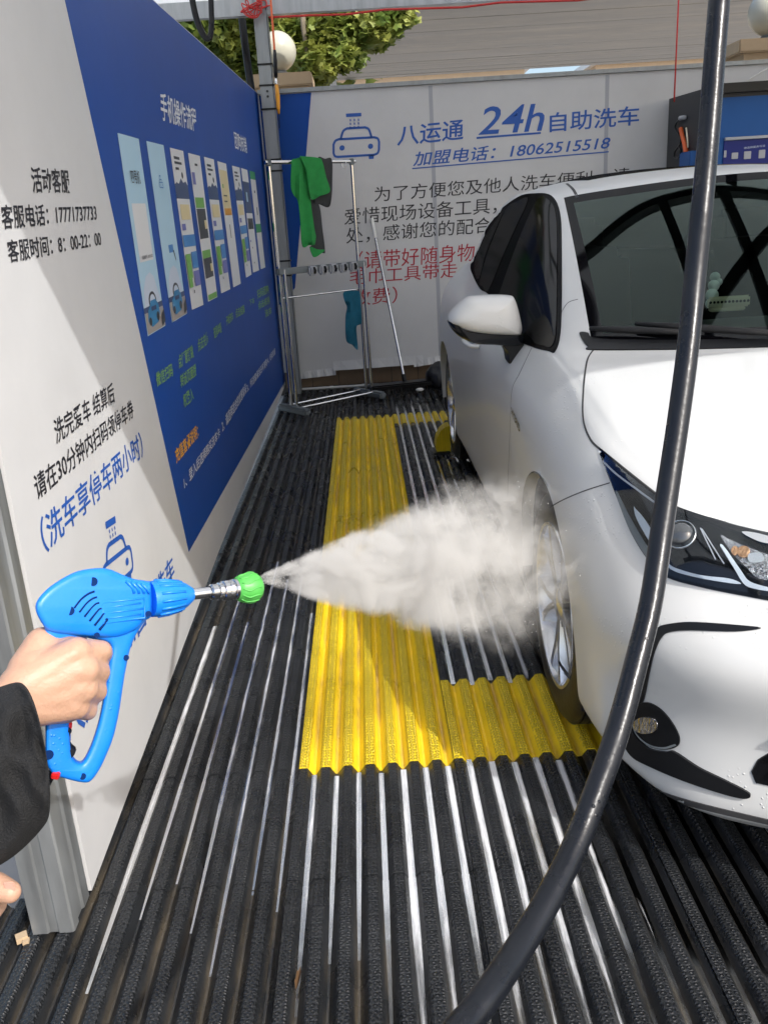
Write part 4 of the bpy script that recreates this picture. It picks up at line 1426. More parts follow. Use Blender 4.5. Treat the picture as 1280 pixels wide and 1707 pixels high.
rows = [
 # L0..L6 , T1..T6   (v, u, z)
 [(0, -.88, .17), (0, -.93, .22), (0, -.94, .37), (0, -.95, .50), (0, -.93, .60), (0, -.90, .67), (0, -.86, .715), (0, -.845, .725), (0, -.835, .73), (0, -.825, .733), (0, -.82, .735), (0, -.815, .737), (0, -.81, .738)],
 [(.32, -.86, .17), (.33, -.90, .22), (.33, -.902, .37), (.335, -.91, .50), (.33, -.87, .61), (.32, -.83, .675), (.31, -.775, .72), (.29, -.765, .733), (.27, -.76, .74), (.23, -.755, .748), (.15, -.755, .753), (.07, -.755, .756), (0, -.755, .757)],
 [(.60, -.755, .17), (.615, -.785, .22), (.612, -.776, .37), (.62, -.79, .51), (.61, -.715, .62), (.60, -.655, .685), (.58, -.585, .728), (.55, -.575, .745), (.52, -.57, .755), (.46, -.57, .768), (.30, -.60, .788), (.15, -.62, .794), (0, -.625, .796)],
 [(.74, -.68, .18), (.755, -.70, .22), (.755, -.676, .37), (.77, -.685, .51), (.765, -.61, .63), (.75, -.56, .70), (.725, -.51, .757), (.695, -.495, .778), (.665, -.485, .79), (.60, -.475, .806), (.40, -.485, .832), (.20, -.49, .84), (0, -.49, .842)],
 [(.815, -.56, .19), (.832, -.57, .23), (.838, -.543, .37), (.853, -.548, .51), (.85, -.48, .63), (.835, -.42, .71), (.80, -.35, .79), (.77, -.335, .815), (.74, -.325, .83), (.67, -.315, .846), (.45, -.33, .875), (.22, -.335, .884), (0, -.335, .885)],
 [(.862, -.40, .21), (.878, -.40, .26), (.888, -.385, .40), (.892, -.36, .52), (.887, -.295, .65), (.865, -.23, .75), (.822, -.17, .832), (.79, -.155, .862), (.762, -.145, .878), (.695, -.135, .891), (.45, -.15, .916), (.22, -.16, .925), (0, -.16, .926)],
 [(.872, 0, .2), (.888, 0, .26), (.895, 0, .42), (.897, .0, .55), (.893, .02, .68), (.872, .05, .79), (.81, .08, .880), (.785, .09, .903), (.76, .10, .916), (.705, .11, .926), (.45, .05, .947), (.22, .02, .956), (0, .01, .957)],
 [(.862, .34, .19), (.880, .34, .24), (.886, .34, .41), (.892, .34, .56), (.892, .34, .70), (.874, .34, .81), (.805, .34, .912), (.785, .335, .930), (.762, .325, .945), (.695, .29, .957), (.45, .15, .968), (.22, .09, .974), (0, .075, .976)],
 [(.845, .60, .19), (.868, .60, .24), (.872, .60, .40), (.882, .60, .56), (.888, .60, .71), (.874, .60, .83), (.800, .60, .935), (.785, .60, .965), (.747, .60, 1.035), (.665, .52, 1.077), (.44, .39, 1.097), (.22, .32, 1.103), (0, .30, 1.104)],
 [(.842, .90, .19), (.866, .90, .24), (.870, .90, .40), (.880, .90, .56), (.888, .90, .72), (.875, .90, .84), (.806, .90, .948), (.768, .90, 1.065), (.698, .90, 1.195), (.626, .82, 1.218), (.42, .68, 1.237), (.21, .62, 1.252), (0, .60, 1.255)],
 [(.840, 1.25, .19), (.865, 1.25, .24), (.870, 1.25, .40), (.880, 1.25, .56), (.888, 1.25, .72), (.876, 1.25, .85), (.808, 1.25, .956), (.748, 1.25, 1.145), (.652, 1.25, 1.33), (.582, 1.16, 1.362), (.40, 1.02, 1.382), (.2, .95, 1.396), (0, .93, 1.402)],
 [(.840, 1.65, .19), (.865, 1.65, .24), (.870, 1.65, .40), (.880, 1.65, .56), (.888, 1.65, .73), (.876, 1.65, .86), (.808, 1.65, .968), (.745, 1.65, 1.165), (.640, 1.65, 1.368), (.57, 1.62, 1.402), (.38, 1.56, 1.434), (.2, 1.53, 1.447), (0, 1.52, 1.452)],
 [(.845, 2.15, .19), (.868, 2.15, .24), (.874, 2.15, .41), (.884, 2.15, .57), (.890, 2.15, .74), (.876, 2.15, .875), (.800, 2.15, .988), (.735, 2.15, 1.17), (.635, 2.15, 1.355), (.565, 2.15, 1.392), (.38, 2.15, 1.428), (.2, 2.15, 1.444), (0, 2.15, 1.449)],
 [(.862, 2.70, .2), (.882, 2.70, .26), (.892, 2.70, .42), (.897, 2.70, .57), (.893, 2.70, .74), (.856, 2.70, .885), (.748, 2.70, 1.006), (.700, 2.70, 1.13), (.635, 2.70, 1.272), (.55, 2.70, 1.305), (.38, 2.70, 1.333), (.2, 2.70, 1.342), (0, 2.70, 1.344)],
 [(.855, 3.05, .2), (.876, 3.05, .25), (.885, 3.05, .42), (.888, 3.05, .57), (.882, 3.05, .74), (.838, 3.05, .895), (.728, 3.05, 1.018), (.680, 3.05, 1.085), (.63, 3.05, 1.155), (.54, 3.05, 1.185), (.38, 3.05, 1.212), (.2, 3.07, 1.225), (0, 3.08, 1.228)],
 [(.82, 3.32, .22), (.84, 3.33, .28), (.85, 3.34, .43), (.852, 3.34, .58), (.845, 3.33, .75), (.81, 3.31, .92), (.70, 3.27, 1.035), (.66, 3.28, 1.05), (.62, 3.29, 1.058), (.52, 3.32, 1.066), (.38, 3.34, 1.074), (.2, 3.36, 1.08), (0, 3.37, 1.082)],
 [(.66, 3.52, .24), (.69, 3.55, .30), (.71, 3.57, .44), (.72, 3.58, .6), (.71, 3.57, .77), (.68, 3.53, .93), (.60, 3.46, 1.04), (.56, 3.47, 1.048), (.52, 3.48, 1.053), (.44, 3.50, 1.058), (.3, 3.52, 1.062), (.15, 3.53, 1.065), (0, 3.535, 1.066)],
 [(0, 3.62, .26), (0, 3.66, .32), (0, 3.68, .46), (0, 3.68, .62), (0, 3.67, .8), (0, 3.64, .96), (0, 3.585, 1.05), (0, 3.58, 1.055), (0, 3.575, 1.058), (0, 3.57, 1.06), (0, 3.568, 1.061), (0, 3.565, 1.062), (0, 3.56, 1.063)],
]
NR, NC = len(rows), 13
SU, SVn = 12, 6


def cr1(p0, p1, p2, p3, t):
    return 0.5 * ((2 * p1) + (p2 - p0) * t + (2 * p0 - 5 * p1 + 4 * p2 - p3) * t * t + (3 * p1 - p0 - 3 * p2 + p3) * t ** 3)


def ctrl(i, j):
    sg = 1.0
    if i < 0:                        # mirror across the centre line at nose and tail
        i, sg = -i, -sg
    elif i >= NR:
        i, sg = 2 * (NR - 1) - i, -sg
    if j < 0:
        p = 2 * Vector(rows[i][0]) - Vector(rows[i][1])
    elif j >= NC:                    # mirror across the roof centre line
        p, sg = Vector(rows[i][2 * (NC - 1) - j]), -sg
    else:
        p = Vector(rows[i][j])
    return Vector((p.x * sg, p.y, p.z))


def surf(r, c):
    i, j = min(int(r), NR - 2), min(int(c), NC - 2)
    a, b_ = r - i, c - j
    q = []
    for k in range(-1, 3):
        q.append(cr1(ctrl(i + k, j - 1), ctrl(i + k, j), ctrl(i + k, j + 1), ctrl(i + k, j + 2), b_))
    if 7 <= i < 10:                  # the glass ends in a crease at cowl and header
        w = min(1.0, max(0.0, c - 8.0))
        if i == 7:
            q[0] = q[0].lerp(3 * q[1] - 3 * q[2] + q[3], w)
        if i == 9:
            q[3] = q[3].lerp(3 * q[2] - 3 * q[1] + q[0], w)
    return cr1(q[0], q[1], q[2], q[3], a)


NI, NJ = (NR - 1) * SU + 1, (NC - 1) * SVn + 1
GRID = [[surf(i / SU, j / SVn) for j in range(NJ)] for i in range(NI)]
ARCHES = ((0.0, 0.318, 0.362), (2.70, 0.318, 0.352))


def arch_d(p):
    best = None
    for u0, z0, R in ARCHES:
        if abs(p.x) > 0.45 and p.z < 0.80:
            d = math.hypot(p.y - u0, p.z - z0)
            if best is None or d - R < best[0]:
                best = (d - R, u0, z0, R, d)
    return best or (9, 0, 0, 0, 9)


def shell_mesh():
    vs, fs = [], []
    ad = [[arch_d(GRID[i][j])[0] for j in range(NJ)] for i in range(NI)]
    G2 = [[GRID[i][j].copy() for j in range(NJ)] for i in range(NI)]
    for i in range(NI):
        for j in range(NJ):
            if ad[i][j] < 0:
                near = any(0 <= i + a < NI and 0 <= j + b_ < NJ and ad[i + a][j + b_] >= 0 for a in (-1, 0, 1) for b_ in (-1, 0, 1))
                if near:
                    _, u0, z0, R, d = arch_d(GRID[i][j])
                    p = G2[i][j]
                    p.y = u0 + (p.y - u0) * R / d
                    p.z = z0 + (p.z - z0) * R / d
    def keep(i, j):
        if all(ad[i + a][j + b_] < 0 for a in (0, 1) for b_ in (0, 1)):
            return False
        if 7 * SU <= i < 10 * SU and j >= 9 * SVn:
            return False
        return True
    for sgn in (1, -1):
        k = len(vs)
        for i in range(NI):
            for j in range(NJ):
                p = G2[i][j]
                vs.append(cw(p.x * sgn, p.y, p.z))
        for i in range(NI - 1):
            for j in range(NJ - 1):
                if keep(i, j):
                    q = [k + i * NJ + j, k + (i + 1) * NJ + j, k + (i + 1) * NJ + j + 1, k + i * NJ + j + 1]
                    fs.append(q if sgn > 0 else q[::-1])
    return vs, fs


sv, sf_ = shell_mesh()
# full shell (with the windscreen filled) used to lay parts on its surface
bvv, bvf = [], []
for sgn in (1, -1):
    k = len(bvv)
    for i in range(NI):
        for j in range(NJ):
            p = GRID[i][j]
            bvv.append(cw(p.x * sgn, p.y, p.z))
    for i in range(NI - 1):
        for j in range(NJ - 1):
            bvf.append([k + i * NJ + j, k + (i + 1) * NJ + j, k + (i + 1) * NJ + j + 1, k + i * NJ + j + 1])
BV = BVHTree.FromPolygons(bvv, bvf)
CC = cw(0, 1.3, 0.75)


def out_n(p, n):
    return n if n.dot(p - Vector((CC.x, min(max(p.y, CY - .4), CY + 3.2), CC.z))) > 0 else -n


def cast(x, y, off=0.0):
    d = ray(x, y).normalized()
    h, n, i, dist = BV.ray_cast(EYE, d)
    if h is None:
        h, n, i, dist = BV.find_nearest(EYE + d * 2.6)
    n = out_n(h, n)
    return h + n * off, n


body = MB()
body.add(sv, sf_)
bodyo = body.build('body', M['paint'], car, True, None, merge=True)
bodyo.data.set_sharp_from_angle(angle=rad(50))


def on_shell(name, outl, m, off, cell=9, thick=0.004, n=5, parent=None, smooth=True, raw=False):
    ch = [tuple(q) for q in (cr_chain([Vector(p) for p in outl], n, True) if not raw else [Vector(p) for p in outl])]
    mx_, my_ = sum(p[0] for p in ch) / len(ch), sum(p[1] for p in ch) / len(ch)

    def fn(x, y):
        for k in range(14):                  # stay on the body where the outline runs past its edge
            if BV.ray_cast(EYE, ray(x - 2 + (0 if x < mx_ else 4), y).normalized())[0] is not None and BV.ray_cast(EYE, ray(x, y - 3).normalized())[0] is not None:
                break
            x, y = x + (mx_ - x) * .04, y + (my_ - y) * .04
        return cast(x, y, off)
    ob = poly_patch(ch, fn, cell, thick=thick).build(name, m, parent or car, smooth, 40)
    return ob


def shell_line(name, pts, w, m, off=0.0006, n=6, parent=None):
    ch = cr_chain([Vector(p) for p in pts], n)
    P = [cast(p.x, p.y, off) for p in ch]
    L, R = [], []
    for i, (p, nn) in enumerate(P):
        a, b_ = P[max(0, i - 1)][0], P[min(len(P) - 1, i + 1)][0]
        s = nn.cross((b_ - a)).normalized() * (w / 2)
        L.append(p + s)
        R.append(p - s)
    k = len(P)
    return MB().add(L + R, [(i, i + 1, k + i + 1, k + i) for i in range(k - 1)]).build(name, m, parent or car)


# windscreen and its printed black border
ws, wb = MB(), MB()
R0, R1, C0 = 7 * SU, 10 * SU, 9 * SVn
for sgn in (1, -1):
    P = lambda i, j, s=sgn: cw(GRID[i][j].x * s, GRID[i][j].y, GRID[i][j].z)
    for i in range(R0, R1):
        for j in range(C0, NJ - 1):
            q = [P(i, j), P(i + 1, j), P(i + 1, j + 1), P(i, j + 1)]
            edge = j < C0 + 1 or i < R0 + 3 or i >= R1 - 2
            (wb if edge else ws).add(q, [(0, 1, 2, 3)])
wso = ws.build('windscreen', M['wind_glass'], car, True, None, merge=True)
M['frit'] = dark_glass('black glass border', (0.003, 0.003, 0.004), 0.05, 0.05)
wb.build('windscreen_border', M['frit'], car, True, None, merge=True)

# cabin: lining, dashboard, seats
lin = MB()
for sgn in (1, -1):
    for i in range(7 * SU, 15 * SU, 3):
        for j in range(6 * SVn, NJ - 1, 3):
            if i < 10 * SU and j >= 9 * SVn - 2:
                continue
            q = []
            for a, b_ in ((0, 0), (3, 0), (3, 3), (0, 3)):
                p = GRID[min(i + a, NI - 1)][min(j + b_, NJ - 1)]
                s_ = 0.965
                q.append(cw(p.x * s_ * sgn, p.y, 0.9 + (p.z - 0.9) * 0.955))
            lin.add(q, [(0, 1, 2, 3)])
lin.build('headliner', M['interior'], car)
d_ = MB()
prof = [(0.10, .93), (0.35, .945), (0.62, .955), (0.78, .94), (0.82, .88), (0.80, .60)]
n = len(prof)
vs = []
for v in (-.76, -.5, 0, .5, .76):
    for u, z in prof:
        vs.append(cw(v, u + .22 * (v / .76) ** 2, z + 0.01 * math.cos(v * 4)))
d_.add(vs, [(a * n + i, a * n + i + 1, (a + 1) * n + i + 1, (a + 1) * n + i) for a in range(4) for i in range(n - 1)])
d_.build('dashboard', M['dash'], car, True, 40)
for v in (.38, -.38):
    s_ = MB()
    s_.box(cw(v, 1.75, .82), (.46, .14, .68), Matrix.Rotation(-.25, 3, 'X'), .05)
    s_.box(cw(v, 1.88, 1.20), (.26, .09, .16), Matrix.Rotation(-.2, 3, 'X'), .035)
    s_.build('seat', M['seat'], car, True, 40)
sw = MB()
pts = []
c = cw(-.38, .98, .93)
for i in range(25):
    a = 2 * math.pi * i / 24
    pts.append(c + Vector((.185 * math.cos(a), .185 * math.sin(a) * .42, .185 * math.sin(a) * .9)))
sw.tube(pts, .015, 8, False)
sw.tube([c - Vector((.18, 0, 0)), c + Vector((.18, 0, 0))], .014, 6)
sw.build('steering_wheel', M['black_plastic'], car, True)
MB().box(cw(0, 1.9, .45), (1.5, 2.6, .3)).build('cabin_floor', M['interior'], car)

# things on the dashboard
tp = at(1212, 504, 2.66)
pl = thing('phone_number_plate', 'small cream parking plate with a row of dark dots on the dashboard', 'plate', tp)
a, b_ = at(1178, 505, 2.66), at(1249, 501, 2.66)
MB().box((a + b_) / 2, ((b_ - a).length, 0.012, 0.034), bev=.005).build('plate_body', M['cream_plastic'], pl)
mb = MB()
for i in range(11):
    q = a + (b_ - a) * (0.06 + 0.088 * i)
    mb.lathe([(0, .0001), (0, .0042), (.002, .004), (.002, .0001)], (q.x, q.y - .006, q.z + .001), (0, -1, 0), 10)
mb.build('number_dot', M['black_plastic'], pl)
MB().box((a + b_) / 2 + Vector((0, .01, -.022)), ((b_ - a).length * .8, .03, .012), bev=.003).build('stand', M['cream_plastic'], pl)
bp2 = at(1190, 480, 2.72)
ty = thing('dash_ornament', 'pale mint cluster of small balls standing on the dashboard by the windscreen', 'ornament', bp2)
mb = MB()
for x, y, r in ((1186, 492, .020), (1189, 476, .018), (1191, 462, .016), (1197, 470, .012), (1185, 506, .018)):
    p = at(x, y, 2.72)
    mb.sphere(p, r, 14, 9)
mb.build('balls', M['mint_plastic'], ty, True)

# side windows, pillars between them
on_shell('window_surround', [(785, 440), (799, 396), (823, 360), (863, 329), (891, 323), (919, 327), (933, 354), (936, 411), (935, 542), (926, 585), (912, 585), (886, 578), (862, 563), (819, 496), (801, 482), (788, 458)], M['trim_black'], 0.0025, 8, .005)
for nm, ou in (('side_window', [(897, 333), (915, 335), (926, 356), (929, 411), (928, 540), (921, 577), (905, 577), (886, 570), (862, 555), (834, 497), (834, 488), (866, 400)]),
               ('side_window', [(843, 352), (862, 337), (881, 333), (858, 385), (838, 430), (815, 484), (806, 478), (801, 468), (815, 420)]),
               ('side_window', [(838, 356), (822, 376), (803, 406), (792, 438), (793, 456), (800, 464), (812, 420)])):
    on_shell(nm, ou, M['side_glass'], 0.0045, 8, .003)
# roof glass, laid on from above
def from_top(v, u, off):
    h, n, i, dd = BV.ray_cast(cw(v, u, 3), Vector((0, 0, -1)))
    return h + Vector((0, 0, off)), Vector((0, 0, 1))


ol = [(-.40, 1.42), (-.2, 1.35), (0, 1.33), (.2, 1.35), (.40, 1.42), (.43, 1.5), (.43, 2.05), (.40, 2.14), (0, 2.17), (-.40, 2.14), (-.43, 2.05), (-.43, 1.5)]
poly_patch([tuple(q) for q in cr_chain([Vector(p) for p in ol], 4, True)], lambda a, b_: from_top(a, b_, .003), .08).build('sunroof', M['side_glass'], car, True, 40)
ol = [(-.46, 2.78), (0, 2.70), (.46, 2.78), (.46, 2.78), (.50, 3.10), (.50, 3.10), (0, 3.18), (-.50, 3.10), (-.50, 3.10), (-.46, 2.78)]
poly_patch([tuple(q) for q in cr_chain([Vector(p) for p in ol[:-1]], 4, True)], lambda a, b_: from_top(a, b_, .003), .08).build('rear_window', M['side_glass'], car, True, 40)
# right hand windows, as on the left
ol = [(.62, 1.00), (.95, 1.18), (1.25, 1.30), (1.7, 1.345), (2.2, 1.33), (2.6, 1.25), (2.85, 1.12), (2.75, 1.045), (2.2, 1.02), (1.2, 0.985), (.7, .965)]


def from_right(u, z, off):
    h, n, i, dd = BV.ray_cast(cw(-2, u, z), Vector((-1, 0, 0)))
    return h + Vector((off, 0, 0)), Vector((1, 0, 0))


poly_patch([tuple(q) for q in cr_chain([Vector(p) for p in ol], 4, True)], lambda a, b_: from_right(a, b_, .003), .07).build('side_window', M['side_glass'], car, True, 40)

# panel gaps, seams, roof ditch
for pts, w in (([(989, 583), (978, 602), (972, 650), (972, 700), (984, 733), (1001, 750)], .005),
               ([(1001, 750), (1050, 790), (1100, 829), (1132, 848), (1214, 874), (1290, 892)], .006),
               ([(886, 580), (866, 622), (853, 652), (850, 717), (847, 790), (846, 830)], .004),
               ([(916, 846), (939, 833), (975, 818), (1016, 805)], .003),
               ([(962, 330), (955, 316), (944, 306)], .010),
               ([(963, 499), (945, 506), (931, 530)], .003)):
    shell_line('panel_gap', pts, w, M['gap'])
# cowl and wipers
on_shell('cowl_panel', [(966, 556), (972, 570), (980, 579), (990, 584), (1136, 583), (1290, 579), (1290, 579), (1290, 566), (1290, 566), (1130, 568), (1000, 566), (980, 556)], M['black_plastic'], 0.004, 9)
for a, b_ in (((985, 556), (1135, 562)), ((1060, 548), (1300, 566))):
    pts = [cast(a[0] + (b_[0] - a[0]) * t, a[1] + (b_[1] - a[1]) * t, .018)[0] for t in (0, .25, .5, .75, 1)]
    MB().tube(pts, [.006, .009, .010, .009, .007], 8).build('wiper', M['black_matt'], car, True)

# headlight
Z8 = lambda pts: [(980 + .234375 * x, 740 + .234375 * y) for x, y in pts]
hl = on_shell('headlight', Z8([(80, 25), (80, 25), (300, 215), (510, 378), (660, 462), (1000, 570), (1320, 650), (1320, 650), (1320, 1122), (1320, 1122), (1000, 1062), (800, 1020), (560, 950), (430, 830), (300, 620), (200, 370), (105, 130)]), M['black_gloss'], .002, 8, .006)
on_shell('side_reflector', Z8([(332, 452), (345, 468), (400, 530), (450, 610), (465, 670), (452, 716), (425, 672), (375, 585), (342, 515)]), M['light_guide'], .0045, 6, .003, parent=hl)
on_shell('lamp_rim', Z8([(205, 335), (255, 430), (330, 570), (400, 690), (445, 770), (430, 822), (300, 612), (215, 395)]), M['grey_plastic'], .004, 6, .003, parent=hl)
shell_line('trim_line', Z8([(100, 115), (200, 215), (340, 322), (480, 425), (560, 480)]), .004, M['grey_light'], .005, parent=hl)
pc, pn = cast(*Z8([(655, 650)])[0], .001)
MB().lathe([(0.001, .027), (.008, .025), (.014, .017), (.017, .008), (.018, .0001)], pc, pn, 28).build('projector_lens', M['lens'], hl, True)
MB().lathe([(0.0, .0275), (.006, .0275), (.007, .030), (.001, .031)], pc, pn, 28).build('lens_ring', M['chrome'], hl, True)
on_shell('light_strip', Z8([(565, 842), (620, 885), (800, 938), (1000, 963), (1085, 997), (1040, 999), (900, 978), (780, 955), (640, 918), (575, 880)]), M['light_guide'], .0055, 6, .004, parent=hl)
on_shell('light_strip', Z8([(935, 725), (970, 748), (1080, 900), (1150, 985), (1300, 1030), (1300, 1030), (1300, 1055), (1300, 1055), (1180, 1035), (1105, 1000), (1035, 890), (955, 765)]), M['light_guide'], .0055, 6, .004, parent=hl)
for a, b_ in (((805, 612), (965, 858)), ((795, 605), (905, 828))):
    shell_line('trim_line', Z8([a, b_]), .0025, M['grey_light'], .0045, parent=hl)
on_shell('indicator_bowl', Z8([(940, 660), (1010, 690), (1130, 740), (1290, 800), (1290, 800), (1290, 960), (1200, 955), (1120, 880), (1020, 780)]), M['ribbed_reflector'], .0035, 6, .003, parent=hl)
for x, y, rx, ry in ((1102, 776, 46, 40), (1040, 768, 26, 32)):
    on_shell('indicator_bulb', Z8([(x + rx * math.cos(q), y + ry * math.sin(q)) for q in [i * math.pi / 6 for i in range(12)]]), M['lens_amber'], .0055, 6, .003, parent=hl)
on_shell('reflector_block', Z8([(1135, 800), (1200, 782), (1238, 800), (1242, 845), (1150, 852)]), M['chrome'], .0065, 6, .003, parent=hl)
on_shell('lamp_cover', Z8([(110, 70), (300, 235), (510, 395), (660, 478), (1000, 588), (1310, 665), (1310, 665), (1310, 1100), (1310, 1100), (1000, 1045), (800, 1004), (570, 935), (440, 815), (315, 610), (215, 370), (125, 140)]), M['lamp_glass'], .0125, 9, .002, parent=hl)
on_shell('grille_bar', [(1234, 895), (1256, 896), (1290, 905), (1290, 905), (1290, 916), (1290, 916), (1262, 910)], M['chrome'], .0145, 6, .004)

# bumper trims, fog lamp, lower grille
on_shell('bumper_trim', [(1080, 1085), (1088, 1060), (1096, 1047), (1110, 1041), (1150, 1037), (1215, 1041), (1268, 1047), (1225, 1053), (1150, 1051), (1116, 1054), (1102, 1064), (1091, 1088), (1083, 1120), (1075, 1160), (1070, 1172), (1060, 1174), (1068, 1130)], M['black_plastic'], .003, 6, .008)
fg = on_shell('fog_lamp', [(1056, 1180), (1076, 1170), (1098, 1179), (1118, 1200), (1132, 1226), (1130, 1243), (1108, 1249), (1082, 1243), (1060, 1222), (1052, 1200)], M['black_plastic'], .004, 6, .010)
on_shell('fog_lens', [(1079 + 20 * math.cos(q), 1208 + 14 * math.sin(q)) for q in [i * math.pi / 6 for i in range(12)]], M['ribbed_reflector'], .008, 4, .004, parent=fg)
shell_line('fog_rim', [(1060, 1185), (1056, 1200), (1064, 1224), (1084, 1241), (1108, 1246), (1128, 1240)], .004, M['grey_plastic'], .0055, parent=fg)
on_shell('bumper_trim', [(1045, 1218), (1052, 1206), (1060, 1224), (1082, 1246), (1110, 1252), (1125, 1252), (1165, 1278), (1210, 1300), (1249, 1321), (1240, 1329), (1200, 1320), (1140, 1300), (1090, 1279), (1058, 1262), (1043, 1240)], M['black_plastic'], .0065, 6, .010)
gl_ = []
for x, y in ((1258, 1304), (1251, 1286), (1262, 1266), (1292, 1248)):
    p = cast(x, y)[0]
    gl_.append((CX - p.x, p.z))
half = gl_ + [(gl_[-1][0] * .6, gl_[-1][1] + .02)]
ol = half + [(-v, z) for v, z in half[::-1]]


def from_front(v, z, off):
    h, n, i, dd = BV.ray_cast(cw(v, -3, z), Vector((0, 1, 0)))
    if h is None:
        h = BV.find_nearest(cw(v, -1, z))[0]
    return h + Vector((0, -off, 0)), Vector((0, -1, 0))


lg = poly_patch(ol, lambda a, b_: from_front(a, b_, .003), .05, thick=.008).build('lower_grille', M['black_gloss'], car, True, 40)
for k in range(3):
    zz = gl_[0][1] + .03 + .035 * k
    hv = gl_[1][0] - .03
    bar = [from_front(-hv + 2 * hv * i / 16, zz, .010)[0] for i in range(17)]
    MB().tube(bar, .006, 6).build('grille_slat', M['black_plastic'], lg, True)
on_shell('bumper_lip', [(1025, 1280), (1060, 1303), (1150, 1334), (1290, 1368), (1290, 1368), (1290, 1376), (1290, 1376), (1150, 1343), (1055, 1310), (1024, 1287)], M['gap'], .002, 6, .006)
hd = cast(793, 572, .0)[0]
mb = MB()
mb.tube(cr_chain([hd + Vector((0, -.11, 0)), hd + Vector((-.035, -.08, .003)), hd + Vector((-.038, .08, .003)), hd + Vector((0, .11, 0))], 5), .013, 8, flat=.6)
mb.build('door_handle', M['paint'], car, True)
# fender lettering
p0 = cast(855, 683)[0]
p1 = cast(868, 716)[0]
xx = min(p0.x, p1.x)
a, b_, c_ = on(0, p0.x, 854, 690), on(0, p1.x, 868, 722), on(0, p0.x, 854, 678)
text_on('HYBRID', a, b_, c_, M['emblem'], car, 0.02, Vector((-1, 0, 0)), 'emblem', .004)

# wheels
def make_wheel(u0, side, spin):
    c = cw(0.0, u0, 0.318)
    ax = Vector((-1, 0, 0)) * side
    c = Vector((CX - side * 0.765, CY + u0, 0.318))
    w = empty('wheel', c)
    w.parent = car
    w.location = c - Vector(car.location)
    R = 0.3165
    prof = [(-.095, .22), (-.103, .245), (-.103, .275), (-.092, .302), (-.075, R - .003), (-.05, R)]
    for k in range(-3, 4):
        x = k * .025
        prof += [(x - .009, R), (x - .004, R), (x - .003, R - .007), (x + .003, R - .007), (x + .004, R)]
    prof += [(.075, R - .003), (.092, .302), (.103, .275), (.103, .245), (.095, .222)]
    MB().lathe(prof, c, ax, 72).build('tyre', M['tyre'], w, True, 35)
    MB().lathe([(.096, .226), (.101, .224), (.100, .215), (.085, .208), (.02, .20), (-.09, .195), (-.095, .22)], c, ax, 56).build('rim', M['rim'], w, True, 40)
    MB().lathe([(-.02, .0), (-.02, .15), (-.022, .20)], c, ax, 40).build('brake_disc', M['rim_dark'], w, True, 40)
    e1 = Vector((0, 1, 0))
    e2 = ax.cross(e1)
    s_ = MB()
    for k in range(5):
        for dl in (-.15, .15):
            a0 = spin + 2 * math.pi * k / 5 + dl * .45
            a1 = spin + 2 * math.pi * k / 5 + dl * 1.75
            r0, r1 = .035, .214
            d0 = e1 * math.cos(a0) + e2 * math.sin(a0)
            d1 = e1 * math.cos(a1) + e2 * math.sin(a1)
            t1 = (-e1 * math.sin(a1) + e2 * math.cos(a1))
            t0 = (-e1 * math.sin(a0) + e2 * math.cos(a0))
            q = []
            for (dd, tt, r, hw, h0, h1) in ((d0, t0, r0, .017, .055, .083), (d0 * .5 + d1 * .5, (t0 + t1) / 2, (r0 + r1) / 2, .014, .05, .089), (d1, t1, r1, .019, .055, .094)):
                b0 = c + dd.normalized() * r
                q += [b0 + ax * h0 - tt * hw, b0 + ax * h0 + tt * hw, b0 + ax * h1 + tt * hw * .55, b0 + ax * h1 - tt * hw * .75]
            s_.add(q, [(i * 4 + a, i * 4 + (a + 1) % 4, (i + 1) * 4 + (a + 1) % 4, (i + 1) * 4 + a) for i in range(2) for a in range(4)] + [(0, 1, 2, 3), (11, 10, 9, 8)])
    s_.build('spokes', M['rim'], w, True, 25)
    MB().lathe([(.05, .048), (.084, .044), (.090, .030), (.092, .0001)], c, ax, 28).build('hub_cap', M['rim'], w, True, 40)
    for k in range(5):
        a = spin + .6 + 2 * math.pi * k / 5
        b0 = c + (e1 * math.cos(a) + e2 * math.sin(a)) * .054
        MB().lathe([(.05, .010), (.083, .009), (.083, .0001)], b0, ax, 6).build('wheel_nut', M['rim_dark'], w)
    # wheel housing
    return w


for u0 in (0.0, 2.70):
    for sd in (1, -1):
        make_wheel(u0, sd, 0.35 + u0)
for u0, z0, R in ARCHES:
    for sd in (1, -1):
        mb = MB()
        N = 24
        vs = []
        for i in range(N + 1):
            a = math.pi * (-0.10 + 1.20 * i / N)
            vs += [cw(sd * .872, u0 + (R + .006) * math.cos(a), z0 + (R + .006) * math.sin(a)), cw(sd * .50, u0 + (R + .03) * math.cos(a), z0 + (R + .03) * math.sin(a))]
        mb.add(vs, [(2 * i, 2 * i + 1, 2 * i + 3, 2 * i + 2) for i in range(N)])
        mb.add([cw(sd * .50, u0 + (R + .03) * math.cos(a), z0 + (R + .03) * math.sin(a)) for a in [math.pi * (-.1 + 1.2 * i / N) for i in range(N + 1)]], [tuple(range(N + 1))])
        mb.build('arch_liner', M['black_matt'], car, True, 50)
        # folded painted lip of the arch
        lp_ = MB()
        vs = []
        for i in range(N + 1):
            a = math.pi * (-0.03 + 1.06 * i / N)
            h = BV.find_nearest(cw(sd * .95, u0 + R * math.cos(a), z0 + R * math.sin(a)))[0]
            vs += [h, Vector((h.x + sd * .035, h.y, h.z))]
        lp_.add(vs, [(2 * i, 2 * i + 1, 2 * i + 3, 2 * i + 2) for i in range(N)])
        lp_.build('arch_lip', M['paint'], car, True)
ub = MB()
ub.box(cw(0, 1.35, .25), (1.50, 1.75, .10))
ub.box(cw(0, -.25, .26), (.98, 1.10, .16))
ub.box(cw(0, 3.0, .28), (.98, 1.0, .16))
